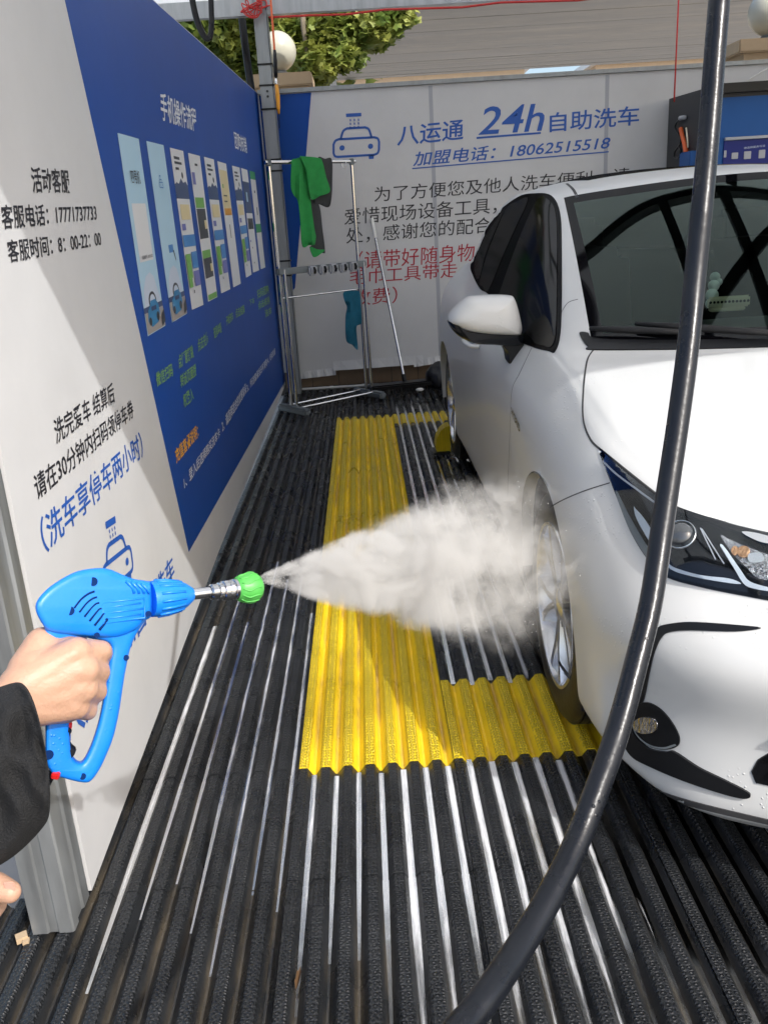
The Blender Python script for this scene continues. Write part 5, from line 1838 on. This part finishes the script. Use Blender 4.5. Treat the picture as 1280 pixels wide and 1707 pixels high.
ub.build('underbody_blocker', M['black_matt'], car)  # plain dark boxes added under the car to block light

# door mirror: rounded white cap over a black base and arm
ZM = lambda pts: [(720 + .4375 * x, 280 + .4375 * y) for x, y in pts]


def inflate(name, outl, y0, layers, m, parent):
    ch = cr_chain([Vector(p) for p in ZM(outl)], 5, True)
    P = [on(1, y0, p.x, p.y) for p in ch]
    c = sum(P, Vector((0, 0, 0))) / len(P)
    n = len(P)
    vs, fs = [], []
    for dy, s_ in layers:
        vs += [c + (p - c) * s_ + Vector((0, dy, 0)) for p in P]
    for k in range(len(layers) - 1):
        fs += [(k * n + i, k * n + (i + 1) % n, (k + 1) * n + (i + 1) % n, (k + 1) * n + i) for i in range(n)]
    fs += [tuple(range(n)), tuple((len(layers) - 1) * n + i for i in range(n))]
    return MB().add(vs, fs).build(name, m, parent, True, 60)


mir = empty('door_mirror')
mir.location = Vector((0.42, 2.86, .95)) - Vector(car.location)
mir.parent = car
bulge = [(.055, .90), (.050, .97), (0, 1.0), (-.03, .985), (-.058, .93), (-.078, .80), (-.09, .58), (-.094, .28)]
inflate('mirror_cap', [(60, 572), (78, 542), (125, 500), (175, 487), (285, 485), (312, 500), (335, 585), (336, 622), (315, 635), (200, 630), (120, 617), (68, 592)], 2.86, bulge, M['paint'], mir)
inflate('mirror_base', [(59, 578), (120, 612), (320, 628), (338, 626), (348, 650), (335, 668), (285, 672), (230, 668), (165, 664), (110, 645), (75, 615)], 2.862, [(.05, .93), (0, 1.0), (-.03, .99), (-.058, .93), (-.072, .80)], M['black_gloss'], mir)
inflate('mirror_arm', [(240, 640), (335, 630), (345, 660), (356, 692), (348, 722), (322, 752), (302, 760), (288, 742), (280, 700), (262, 676)], 2.85, [(.06, .95), (0, 1.0), (-.03, .96), (-.045, .86)], M['black_plastic'], mir)
inflate('mirror_glass', [(80, 575), (130, 515), (180, 500), (280, 500), (320, 600), (310, 622), (200, 618), (110, 603)], 2.918, [(0, .98), (.003, .95)], M['chrome'], mir)

# the far side of the nose is the near side mirrored
def mirrored(o, parent):
    if o.type == 'EMPTY':
        c = bpy.data.objects.new(o.name.split('.')[0], None)
    else:
        me = o.data.copy()
        for v in me.vertices:
            v.co.x = -v.co.x
        me.flip_normals()
        c = bpy.data.objects.new(o.name.split('.')[0], me)
    COL.objects.link(c)
    c.parent = parent
    c.location = (-o.location.x, o.location.y, o.location.z)
    for ch in list(o.children):
        mirrored(ch, c)


for o in list(car.children):
    if o.name.split('.')[0] in ('headlight', 'fog_lamp', 'bumper_trim', 'door_mirror', 'door_handle', 'bumper_lip', 'grille_bar'):
        mirrored(o, car)

# ================================================================== HOSE IN FRONT
hp = [(1222, -420, .98), (1212, -200, .93), (1203, -60, .90), (1198, 0, .89), (1190, 100, .89), (1181, 220, .89), (1170, 340, .88), (1158, 460, .88), (1146, 580, .87), (1130, 700, .86), (1115, 800, .85), (1103, 880, .84), (1085, 1000, .82), (1061, 1100, .80), (1030, 1215, .775), (997, 1310, .75), (960, 1405, .725), (913, 1500, .69), (862, 1585, .655), (815, 1655, .62), (775, 1705, .60), (712, 1765, .57), (560, 1850, .55), (380, 1900, .56)]
P = [at(*p) for p in hp]
tag(MB().tube(cr_chain(P, 6), .0108, 24).build('pressure_hose', M['hose'], None, True), 'thick black pressure hose curving down in front of the white car', 'hose')

# ================================================================== SPRAY GUN
def G(x, y, off=0.0):
    """point on the gun's own upright middle plane (its nozzle end is farther from the eye); off>0 is towards the far side"""
    return at(x, y, .800 + .15 * (x - 65) / 370 + off)


Z0 = lambda pts: [(x * .375, 840 + y * .375) for x, y in pts]
gun = thing('spray_gun', 'bright blue pressure washer gun with a green nozzle held in the hand', 'spray gun', G(150, 1100))
GN = (G(150, 1000, .02) - G(150, 1000, 0)).normalized()


def gun_slab(name, outer, hole, half, bevel, m, parent, n=6, off=0.0):
    cu = bpy.data.curves.new('c', 'CURVE')
    cu.dimensions = '2D'
    cu.fill_mode = 'BOTH'
    K = 0.00057
    for pts in [outer] + ([hole] if hole else []):
        ch = cr_chain([Vector(p) for p in Z0(pts)], n, True)
        sp = cu.splines.new('POLY')
        sp.points.add(len(ch) - 1)
        for q, p in zip(sp.points, ch):
            q.co = (p.x * K, -p.y * K, 0, 1)
        sp.use_cyclic_u = True
    cu.extrude = half - bevel
    cu.bevel_depth = bevel
    cu.bevel_resolution = 3
    cu.offset = -bevel
    o = bpy.data.objects.new('c', cu)
    COL.objects.link(o)
    me = eval_mesh(o)
    bpy.data.objects.remove(o)
    root = root_of(parent)
    for v in me.vertices:
        v.co = G(v.co.x / K, -v.co.y / K) + GN * (off - v.co.z) - root
    me.materials.clear()
    me.materials.append(m)
    bm = bmesh.new()
    bm.from_mesh(me)
    bmesh.ops.remove_doubles(bm, verts=bm.verts, dist=2e-5)
    bmesh.ops.recalc_face_normals(bm, faces=bm.faces)
    bm.to_mesh(me)
    bm.free()
    me.shade_smooth()
    me.set_sharp_from_angle(angle=rad(35))
    me.name = name
    ob = bpy.data.objects.new(name, me)
    COL.objects.link(ob)
    ob.parent = parent
    return ob


outer = [(165, 470), (172, 430), (210, 385), (265, 345), (340, 305), (420, 290), (480, 292), (540, 315), (590, 335), (650, 345), (670, 360), (672, 490), (645, 520), (605, 580), (580, 640), (562, 720), (548, 800), (530, 920), (505, 1030), (470, 1120), (440, 1180), (405, 1225), (370, 1232), (300, 1217), (240, 1195), (212, 1150), (205, 1090), (205, 1000), (203, 800), (206, 580), (180, 515)]
hole = [(330, 610), (420, 600), (490, 625), (484, 700), (470, 800), (452, 910), (430, 1000), (400, 1085), (365, 1145), (330, 1132), (318, 1085), (310, 1000), (312, 800)]
gun_slab('frame', outer, hole, .0125, .006, M['gun_blue'], gun)
gun_slab('housing', [(163, 470), (170, 430), (208, 384), (263, 343), (340, 303), (420, 288), (482, 291), (540, 314), (592, 334), (650, 344), (668, 358), (670, 470), (640, 515), (600, 560), (520, 590), (430, 590), (330, 582), (225, 565), (185, 520)], None, .0185, .0075, M['gun_blue'], gun)
Sf = lambda x, y, o=0.0: G(*Z0([(x, y)])[0]) - GN * (.0188 + o)
vent = MB()
for k in range(6):
    x0 = 332 + 22 * k
    y0 = 462 + 19 * k
    pts = [Sf(x0, y0), Sf(x0 + 30, y0 - 38), Sf(x0 + 62 - 6 * k, y0 - 62 + 3 * k), Sf(x0 + 88 - 12 * k, y0 - 72 + 6 * k)]
    vent.tube(cr_chain(pts, 4), .0014, 6)
vent.build('vent_slot', M['gun_dark'], gun, True)  # thin raised tubes; the shade of a slot is painted by their colour
rib_ = MB()
for k in range(4):
    x0 = 560 + 22 * k
    rib_.tube([Sf(x0, 345 + 4 * k), Sf(x0 + 26, 372 + 3 * k), Sf(x0 + 34, 398)], .0016, 6)
rib_.build('grip_rib', M['gun_blue'], gun, True)
fr = MB()
fr.tube([Sf(456, 440), Sf(638, 418), Sf(640, 505), Sf(458, 528), Sf(456, 440)], .0011, 6)
for k, w in enumerate((150, 160, 150)):
    fr.tube([Sf(474, 460 + 24 * k), Sf(474 + w, 440 + 24 * k)], .0009, 5)
fr.build('label_frame', M['gun_blue'], gun, True)
sc_ = MB()
for x, y, r in ((415, 347, .0042), (314, 474, .0042), (655, 488, .0030), (432, 580, .0025)):
    sc_.lathe([(-.001, .0001), (.0006, .0001), (.0006, r), (-.001, r)], Sf(x, y), -GN, 14)
for x, y, r in ((370, 1200, .003), (222, 1105, .0042), (560, 680, .0028)):
    p = G(*Z0([(x, y)])[0]) - GN * .0126
    sc_.lathe([(-.001, .0001), (.0006, .0001), (.0006, r), (-.001, r)], p, -GN, 14)
sc_.build('screw_hole', M['gun_dark'], gun)  # raised discs; the shade inside a hole is painted by their colour
# front collar with flutes, steel tube, coupling, nozzle (turned about the barrel line)
BO = G(*Z0([(668, 424)])[0])
BE = G(*Z0([(1160, 366)])[0])
BD = (BE - BO).normalized()
BL = (BE - BO).length
pxl = BL / (1160 - 668)
MB().lathe([(0, .0001), (0, 70 * pxl), (20 * pxl, 72 * pxl), (60 * pxl, 69 * pxl), (120 * pxl, 62 * pxl), (150 * pxl, 48 * pxl), (178 * pxl, 28 * pxl), (180 * pxl, .0001)], BO, BD, 40).build('collar', M['gun_blue'], gun, True, 40)
e1 = BD.orthogonal().normalized()
e2 = BD.cross(e1)
fl = MB()
for k in range(14):
    a = 2 * math.pi * k / 14
    dr = e1 * math.cos(a) + e2 * math.sin(a)
    fl.tube([BO + BD * 24 * pxl + dr * 71 * pxl, BO + BD * 70 * pxl + dr * 68.5 * pxl, BO + BD * 128 * pxl + dr * 58 * pxl], .0016, 6)
fl.build('collar_rib', M['gun_blue'], gun, True)
MB().lathe([(170 * pxl, 23 * pxl), (270 * pxl, 23 * pxl)], BO, BD, 24).build('barrel_tube', M['chrome'], gun, True)
prof = [(255, 26), (262, 33), (285, 33), (288, 28), (292, 36), (305, 38), (308, 33), (314, 41), (332, 43), (335, 36), (340, 40), (352, 43), (356, 36), (362, 44), (380, 44), (384, 34)]
MB().lathe([(a * pxl, b_ * pxl) for a, b_ in prof], BO, BD, 32).build('coupling', M['steel'], gun, True, 30)
prof = [(372, 34), (376, 46), (395, 54), (415, 60), (440, 65), (462, 62), (480, 50), (490, 34), (492, 16), (486, 10), (486, .01)]
nz = MB().lathe([(a * pxl, b_ * pxl) for a, b_ in prof], BO, BD, 36).build('nozzle', M['nozzle_green'], gun, True, 50)
nr_ = MB()
for k in range(12):
    a = 2 * math.pi * k / 12
    dr = e1 * math.cos(a) + e2 * math.sin(a)
    dq = e1 * math.cos(a + .18) + e2 * math.sin(a + .18)
    nr_.tube(cr_chain([BO + BD * 385 * pxl + dr * 50 * pxl, BO + BD * 412 * pxl + dq * 59.5 * pxl, BO + BD * 440 * pxl + dr * 65 * pxl, BO + BD * 464 * pxl + dr * 61 * pxl], 3), .0009, 5)
nr_.build('nozzle_rib', M['nozzle_green'], gun, True)
tr_ = MB()
tr_.tube(cr_chain([G(*Z0([p])[0]) for p in ((288, 985), (270, 1020), (268, 1060), (285, 1095), (312, 1118))], 5), [.0075, .0085, .009, .009, .009, .009, .009, .009, .009, .009, .009, .009, .009, .009, .009, .009, .009, .009, .009, .009, .006], 10)
tr_.build('trigger', M['black_plastic'], gun, True)
MB().tube([G(*Z0([(278, 985)])[0]), G(*Z0([(310, 983)])[0])], .006, 10).build('trigger_pin', M['red_plastic'], gun, True)
MB().box(G(*Z0([(254, 1192)])[0]) - GN * .010, (.007, .010, .006), Matrix.Rotation(.3, 3, 'Y'), .001).build('lock_button', M['red_plastic'], gun)
# supply hose leaving the handle, hidden behind the sleeve
tag(MB().tube(cr_chain([G(*Z0([(222, 1150)])[0]), G(60, 1320, .02), G(0, 1400, .06), G(-120, 1600, .1), G(-100, 2000, .1)], 6), .009, 12).build('gun_hose', M['hose'], None, True), 'black hose leaving the foot of the blue gun behind the sleeve', 'hose')

# ================================================================== PERSON
per = thing('person', 'person in a black jacket reaching in from the left, gripping the blue gun', 'person', (-0.95, .55, 0))
GD = lambda x: .800 + .15 * (x - 65) / 370


def capsules(caps, voxel, smooth, name, m, parent, disp=0.0):
    """one continuous skin grown over tapered bones"""
    mb = MB()
    for (a, ra, b_, rb) in caps:
        a, b_ = Vector(a), Vector(b_)
        n = max(2, int((b_ - a).length / 0.004))
        for i in range(n + 1):
            t = i / n
            mb.sphere(a.lerp(b_, t), ra + (rb - ra) * t, 12, 8)
    me = bpy.data.meshes.new(name)
    me.from_pydata(mb.v, [], mb.f)
    o = bpy.data.objects.new(name, me)
    COL.objects.link(o)
    r = o.modifiers.new('r', 'REMESH')
    r.mode = 'VOXEL'
    r.voxel_size = voxel
    s_ = o.modifiers.new('s', 'SMOOTH')
    s_.iterations = smooth
    s_.factor = 0.5
    me2 = eval_mesh(o)
    bpy.data.objects.remove(o)
    root = root_of(parent)
    for v in me2.vertices:
        v.co = v.co - root
    me2.materials.clear()
    me2.materials.append(m)
    me2.shade_smooth()
    me2.name = name
    ob = bpy.data.objects.new(name, me2)
    COL.objects.link(ob)
    ob.parent = parent
    return ob


h = lambda x, y, o: at(x, y, GD(x) + o)
caps = []
W = h(8, 1182, -.012)
caps += [(at(-120, 1225, .80), .030, W, .0255)]
# back of the hand: metacarpals fanning from the wrist to the knuckles
for (x, y, o, r) in ((128, 1088, -.030, .0150), (140, 1116, -.034, .0150), (139, 1147, -.031, .0145), (127, 1176, -.025, .0135)):
    caps.append((h(38, 1160 + (y - 1130) * .35, -.014), .0215, h(x, y, o), r))
caps += [(h(60, 1120, -.010), .0230, h(115, 1092, -.012), .0180), (h(62, 1168, -.006), .0225, h(110, 1175, -.008), .0175)]
for (x, y, o) in ((124, 1090, -.036), (134, 1117, -.040), (133, 1147, -.037), (122, 1174, -.031)):
    caps.append((h(66, 1140 + (y - 1130) * .5, -.0275), .0075, h(x, y, o), .0098))
# fingers: knuckle, middle joint, end joint, tip, wrapped round the far side of the grip
fing = [((128, 1088, -.030), (168, 1086, -.020), (174, 1092, .012), (150, 1096, .026), .0112),
        ((140, 1116, -.034), (164, 1120, -.019), (166, 1124, .014), (138, 1124, .028), .0118),
        ((139, 1147, -.031), (160, 1152, -.018), (161, 1155, .013), (134, 1153, .027), .0112),
        ((127, 1176, -.025), (146, 1184, -.014), (147, 1186, .012), (122, 1182, .025), .0098)]
for a, b_, c, d, r in fing:
    caps += [(h(*a), r * 1.2, h(*b_), r), (h(*b_), r, h(*c), r * .9), (h(*c), r * .9, h(*d), r * .78)]
# thumb over the top of the grip, round to the far side
caps += [(h(48, 1118, -.008), .019, h(70, 1072, .000), .0150), (h(70, 1072, .000), .0150, h(98, 1066, .022), .0120), (h(98, 1066, .022), .0120, h(132, 1072, .028), .0095)]
# other hand: only its thumb and first finger reach into view, lower left
L = lambda x, y, t: at(x, y, t)
caps += [(L(-90, 1530, .74), .030, L(-45, 1505, .74), .024), (L(-45, 1498, .74), .016, L(-8, 1478, .735), .0125), (L(-8, 1478, .735), .0125, L(18, 1487, .73), .0095),
         (L(-60, 1540, .745), .016, L(-18, 1520, .755), .011), (L(-18, 1520, .755), .011, L(-4, 1508, .77), .009), (L(-70, 1560, .75), .016, L(-30, 1545, .765), .011), (L(-80, 1580, .755), .015, L(-45, 1570, .775), .011), (L(-130, 1560, .76), .028, L(-90, 1530, .74), .030)]
skin = capsules(caps, .0022, 7, 'hands', M['skin'], per)
nl = MB()
tq = L(17, 1479, .724)
nl.box(tq, (.009, .002, .011), None, .0009)
nl.build('fingernail', mat('nail', (0.62, 0.36, 0.28), .25), per)


def sleeve(name, rings, m, parent, n=72):
    """cloth tube; each ring: top and bottom edge (photo pixels), how far its front swings forward, depth, half depth"""
    vs, fs = [], []
    fine = [tuple(q) for q in cr_chain([Vector(r) for r in rings], 5)]
    rings = fine
    for k, (tx, ty, bx, by, sw, t, rd) in enumerate(rings):
        for i in range(n):
            a = 2 * math.pi * i / n
            f, s_ = math.cos(a), math.sin(a)
            u = (1 - s_) / 2
            x, y = tx + (bx - tx) * u, ty + (by - ty) * u
            k5 = k / 5.0
            g = min(1.0, max(0.0, (k5 - .7) / 1.5))
            w = g * (.020 * noise.noise(Vector((k5 * .5, u * 3.0, 0))) + .014 * (0.5 - abs(noise.noise(Vector((k5 * .9 + u * 2.2, u * 3.5 - k5 * .5, 4))) * 2)) + .004 * noise.noise(Vector((k5 * 2.2, u * 11, 7))))
            if 3 <= k <= 5:
                w -= .0018           # stitched hem of the cuff
            vs.append(at(x + sw * max(0, f) ** .8, y, t - (rd + w) * math.copysign(abs(f) ** .6, f)))
    for k in range(len(rings) - 1):
        fs += [(k * n + i, k * n + (i + 1) % n, (k + 1) * n + (i + 1) % n, (k + 1) * n + i) for i in range(n)]
    return MB().add(vs, fs).build(name, m, parent, True)


rings = [(30, 1146, 66, 1366, 24, .772, .050), (33, 1139, 70, 1372, 26, .770, .058), (24, 1137, 66, 1380, 28, .770, .061), (4, 1141, 48, 1402, 26, .770, .063), (-30, 1150, 18, 1430, 20, .77, .064),
         (-70, 1160, -25, 1455, 16, .768, .066), (-115, 1172, -75, 1475, 12, .766, .066), (-170, 1188, -135, 1490, 8, .762, .068), (-235, 1200, -205, 1500, 4, .752, .070), (-300, 1212, -275, 1500, 0, .74, .072)]
sleeve('jacket_sleeve', rings, M['cloth_black'], per)
# the rest of the figure stands just outside the picture on the left
sh = at(-290, 1330, .74)
mb = MB()
V = Vector
TB = V((-0.98, .40, 0))
capsules([(TB + V((0, 0, 0.98)), .155, TB + V((.02, 0, 1.22)), .165), (TB + V((-.12, 0, 1.32)), .085, TB + V((.12, .02, 1.32)), .085), (TB + V((.02, 0, 1.22)), .16, TB + V((.0, 0, 1.38)), .075),
          (TB + V((.15, .03, 1.32)), .078, TB + V((.25, .10, 1.10)), .068), (TB + V((.25, .10, 1.10)), .066, sh, .068),
          (TB + V((-.15, -.02, 1.32)), .078, TB + V((-.10, .20, 1.08)), .066), (TB + V((-.10, .20, 1.08)), .062, at(-190, 1570, .76), .050)],
         .012, 5, 'jacket', M['cloth_black'], per)
capsules([(TB + V((-.02, 0, .98)), .15, TB + V((.02, 0, .90)), .15), (TB + V((.10, 0, .88)), .092, TB + V((.11, .02, .48)), .066), (TB + V((.11, .02, .48)), .064, TB + V((.11, -.01, .09)), .05),
          (TB + V((-.10, 0, .88)), .092, TB + V((-.11, .02, .48)), .066), (TB + V((-.11, .02, .48)), .064, TB + V((-.11, -.01, .09)), .05)], .012, 4, 'trousers', M['trousers'], per)
for sx in (.11, -.11):
    capsules([(TB + V((sx, -.03, .048)), .042, TB + V((sx, .10, .042)), .040), (TB + V((sx, .10, .042)), .040, TB + V((sx, .17, .034)), .030)], .008, 3, 'shoe', M['black_plastic'], per)
hc = TB + V((.02, .03, 1.60))
capsules([(TB + V((0, 0, 1.38)), .058, hc + V((0, -.01, -.10)), .052), (hc + V((0, 0, .02)), .092, hc + V((0, .02, -.03)), .076), (hc + V((0, .035, -.06)), .052, hc + V((0, .055, -.085)), .034),
          (hc + V((0, .085, .005)), .012, hc + V((0, .105, -.028)), .014), (hc + V((.085, -.005, .01)), .014, hc + V((.088, -.01, -.02)), .012), (hc + V((-.085, -.005, .01)), .014, hc + V((-.088, -.01, -.02)), .012),
          (hc + V((-.02, .084, -.062)), .010, hc + V((.02, .084, -.062)), .010)], .006, 3, 'head', M['skin'], per)
capsules([(hc + V((0, -.012, .045)), .096, hc + V((0, -.035, .0)), .088), (hc + V((-.05, .045, .085)), .035, hc + V((.05, .045, .085)), .035), (hc + V((0, -.04, -.02)), .082, hc + V((0, -.045, -.06)), .062)], .007, 3, 'hair', M['hair'], per)
for sx in (.034, -.034):
    MB().sphere(hc + V((sx, .086, .012)), .011, 12, 8).build('eye', M['white_plastic'], per, True)

# ================================================================== WATER SPRAY
SN = at(436, 965, .952)
ST = Vector((0.44, 2.16, 0.44))
SX = (ST - SN)
SLEN = SX.length
SX.normalize()
SY = SX.cross(Vector((0, 0, 1))).normalized()
SZ = SX.cross(SY)
R_END = 0.285


def spray_r(s):
    return 0.0045 + R_END * (s ** 0.96)


def spray_mat():
    m = bpy.data.materials.new('water spray')
    m.use_nodes = True
    nt = m.node_tree
    nt.nodes.remove(nt.nodes["Principled BSDF"])
    N = nt.nodes.new
    K = nt.links.new

    def math_(op, a, b_=None, c=None):
        q = N("ShaderNodeMath")
        q.operation = op
        for i, x in enumerate((a, b_, c)):
            if x is None:
                continue
            if isinstance(x, (int, float)):
                q.inputs[i].default_value = x
            else:
                K(x, q.inputs[i])
        return q.outputs[0]
    tc = N("ShaderNodeTexCoord")
    sp = N("ShaderNodeSeparateXYZ")
    K(tc.outputs["Object"], sp.inputs[0])
    x = math_('MAXIMUM', math_('DIVIDE', sp.outputs[0], SLEN), 0.001)
    r = math_('SQRT', math_('ADD', math_('MULTIPLY', sp.outputs[1], sp.outputs[1]), math_('MULTIPLY', sp.outputs[2], sp.outputs[2])))
    R = math_('MULTIPLY_ADD', math_('POWER', x, 0.96), R_END, 0.0045)
    q = math_('SUBTRACT', 1.0, math_('DIVIDE', r, R))
    # turbulence finer near the nozzle: noise space is stretched along the jet
    mp = N("ShaderNodeMapping")
    mp.inputs["Scale"].default_value = (0.5, 1, 1)
    K(tc.outputs["Object"], mp.inputs[0])
    nz = N("ShaderNodeTexNoise")
    nz.inputs["Scale"].default_value = 15
    nz.inputs["Detail"].default_value = 9
    nz.inputs["Roughness"].default_value = 0.74
    nz.inputs["Distortion"].default_value = 0.6
    K(mp.outputs[0], nz.inputs[0])
    nn = math_('SUBTRACT', nz.outputs[0], 0.5)
    soft = math_('MULTIPLY_ADD', x, 0.50, 0.14)
    e = math_('ADD', q, math_('MULTIPLY', nn, math_('MULTIPLY_ADD', x, 1.0, 0.7)))
    mr = N("ShaderNodeMapRange")
    mr.interpolation_type = 'SMOOTHSTEP'
    K(e, mr.inputs[0])
    mr.inputs[1].default_value = 0.02
    K(math_('ADD', soft, 0.12), mr.inputs[2])
    clump = N("ShaderNodeMapRange")
    K(nz.outputs[0], clump.inputs[0])
    clump.inputs[1].default_value = 0.43
    clump.inputs[2].default_value = 0.62
    clump.inputs[3].default_value = 0.01
    clump.inputs[4].default_value = 5.0
    fall = math_('DIVIDE', 2.0, math_('ADD', math_('MULTIPLY', x, 1.0), 0.075))
    end = N("ShaderNodeMapRange")
    end.interpolation_type = 'SMOOTHSTEP'
    K(x, end.inputs[0])
    end.inputs[1].default_value = 0.22
    end.inputs[2].default_value = 0.97
    end.inputs[3].default_value = 1.0
    end.inputs[4].default_value = 0.07
    den = math_('MULTIPLY', math_('MULTIPLY', math_('MULTIPLY', mr.outputs[0], clump.outputs[0]), fall), end.outputs[0])
    pv = N("ShaderNodeVolumePrincipled")
    pv.inputs["Color"].default_value = (0.765, 0.75, 0.72, 1)
    pv.inputs["Anisotropy"].default_value = -0.15
    K(den, pv.inputs["Density"])
    K(pv.outputs[0], nt.nodes["Material Output"].inputs["Volume"])
    m.cycles.volume_step_rate = 0.3
    return m


mb = MB()
NS, NA = 26, 28
vs = []
for i in range(NS + 1):
    s = i / NS
    for k in range(NA):
        a = 2 * math.pi * k / NA
        rr_ = spray_r(s) * 1.22 + .001
        vs.append((s * SLEN * 1.03, rr_ * math.cos(a), rr_ * math.sin(a)))
fs = [(i * NA + k, i * NA + (k + 1) % NA, (i + 1) * NA + (k + 1) % NA, (i + 1) * NA + k) for i in range(NS) for k in range(NA)]
fs += [tuple(range(NA))[::-1], tuple(NS * NA + k for k in range(NA))]
mb.add(vs, fs)
spo = mb.build('water_spray', spray_mat())
spo.matrix_world = Matrix(((SX.x, SY.x, SZ.x, SN.x), (SX.y, SY.y, SZ.y, SN.y), (SX.z, SY.z, SZ.z, SN.z), (0, 0, 0, 1)))
tag(spo, 'white fan of high pressure water mist from the green nozzle onto the front wheel', 'water spray')

# single drops flying in the jet, most along its rim
rd_ = random.Random(21)
mb = MB()
ico_v = [(0, 0, 1), (.894, 0, .447), (.276, .851, .447), (-.724, .526, .447), (-.724, -.526, .447), (.276, -.851, .447), (.724, .526, -.447), (-.276, .851, -.447), (-.894, 0, -.447), (-.276, -.851, -.447), (.724, -.526, -.447), (0, 0, -1)]
ico_f = [(0, 1, 2), (0, 2, 3), (0, 3, 4), (0, 4, 5), (0, 5, 1), (1, 6, 2), (2, 7, 3), (3, 8, 4), (4, 9, 5), (5, 10, 1), (6, 7, 2), (7, 8, 3), (8, 9, 4), (9, 10, 5), (10, 6, 1), (11, 7, 6), (11, 8, 7), (11, 9, 8), (11, 10, 9), (11, 6, 10)]
for i in range(1000):
    q = rd_.random() ** 1.7 * .9
    rr_ = spray_r(q) * min(1.25, rd_.random() ** 0.38 * (0.92 + .16 * rd_.gauss(0, .6)))
    a = rd_.uniform(0, 2 * math.pi)
    sz = rd_.choice((.0004, .0005, .0006, .0008, .0011)) * (0.35 + .9 * q)
    c = (q * SLEN * .98, rr_ * math.cos(a), rr_ * math.sin(a))
    el = rd_.uniform(1.0, 2.4)
    mb.add([(c[0] + x * sz * el, c[1] + y * sz, c[2] + z * sz) for x, y, z in ico_v], ico_f)
dr = mb.build('droplets', mat('water drop', (0.80, 0.80, 0.80), 0.15), None, True)
dr.parent = spo
tag(dr, kind='stuff')

flush_texts()
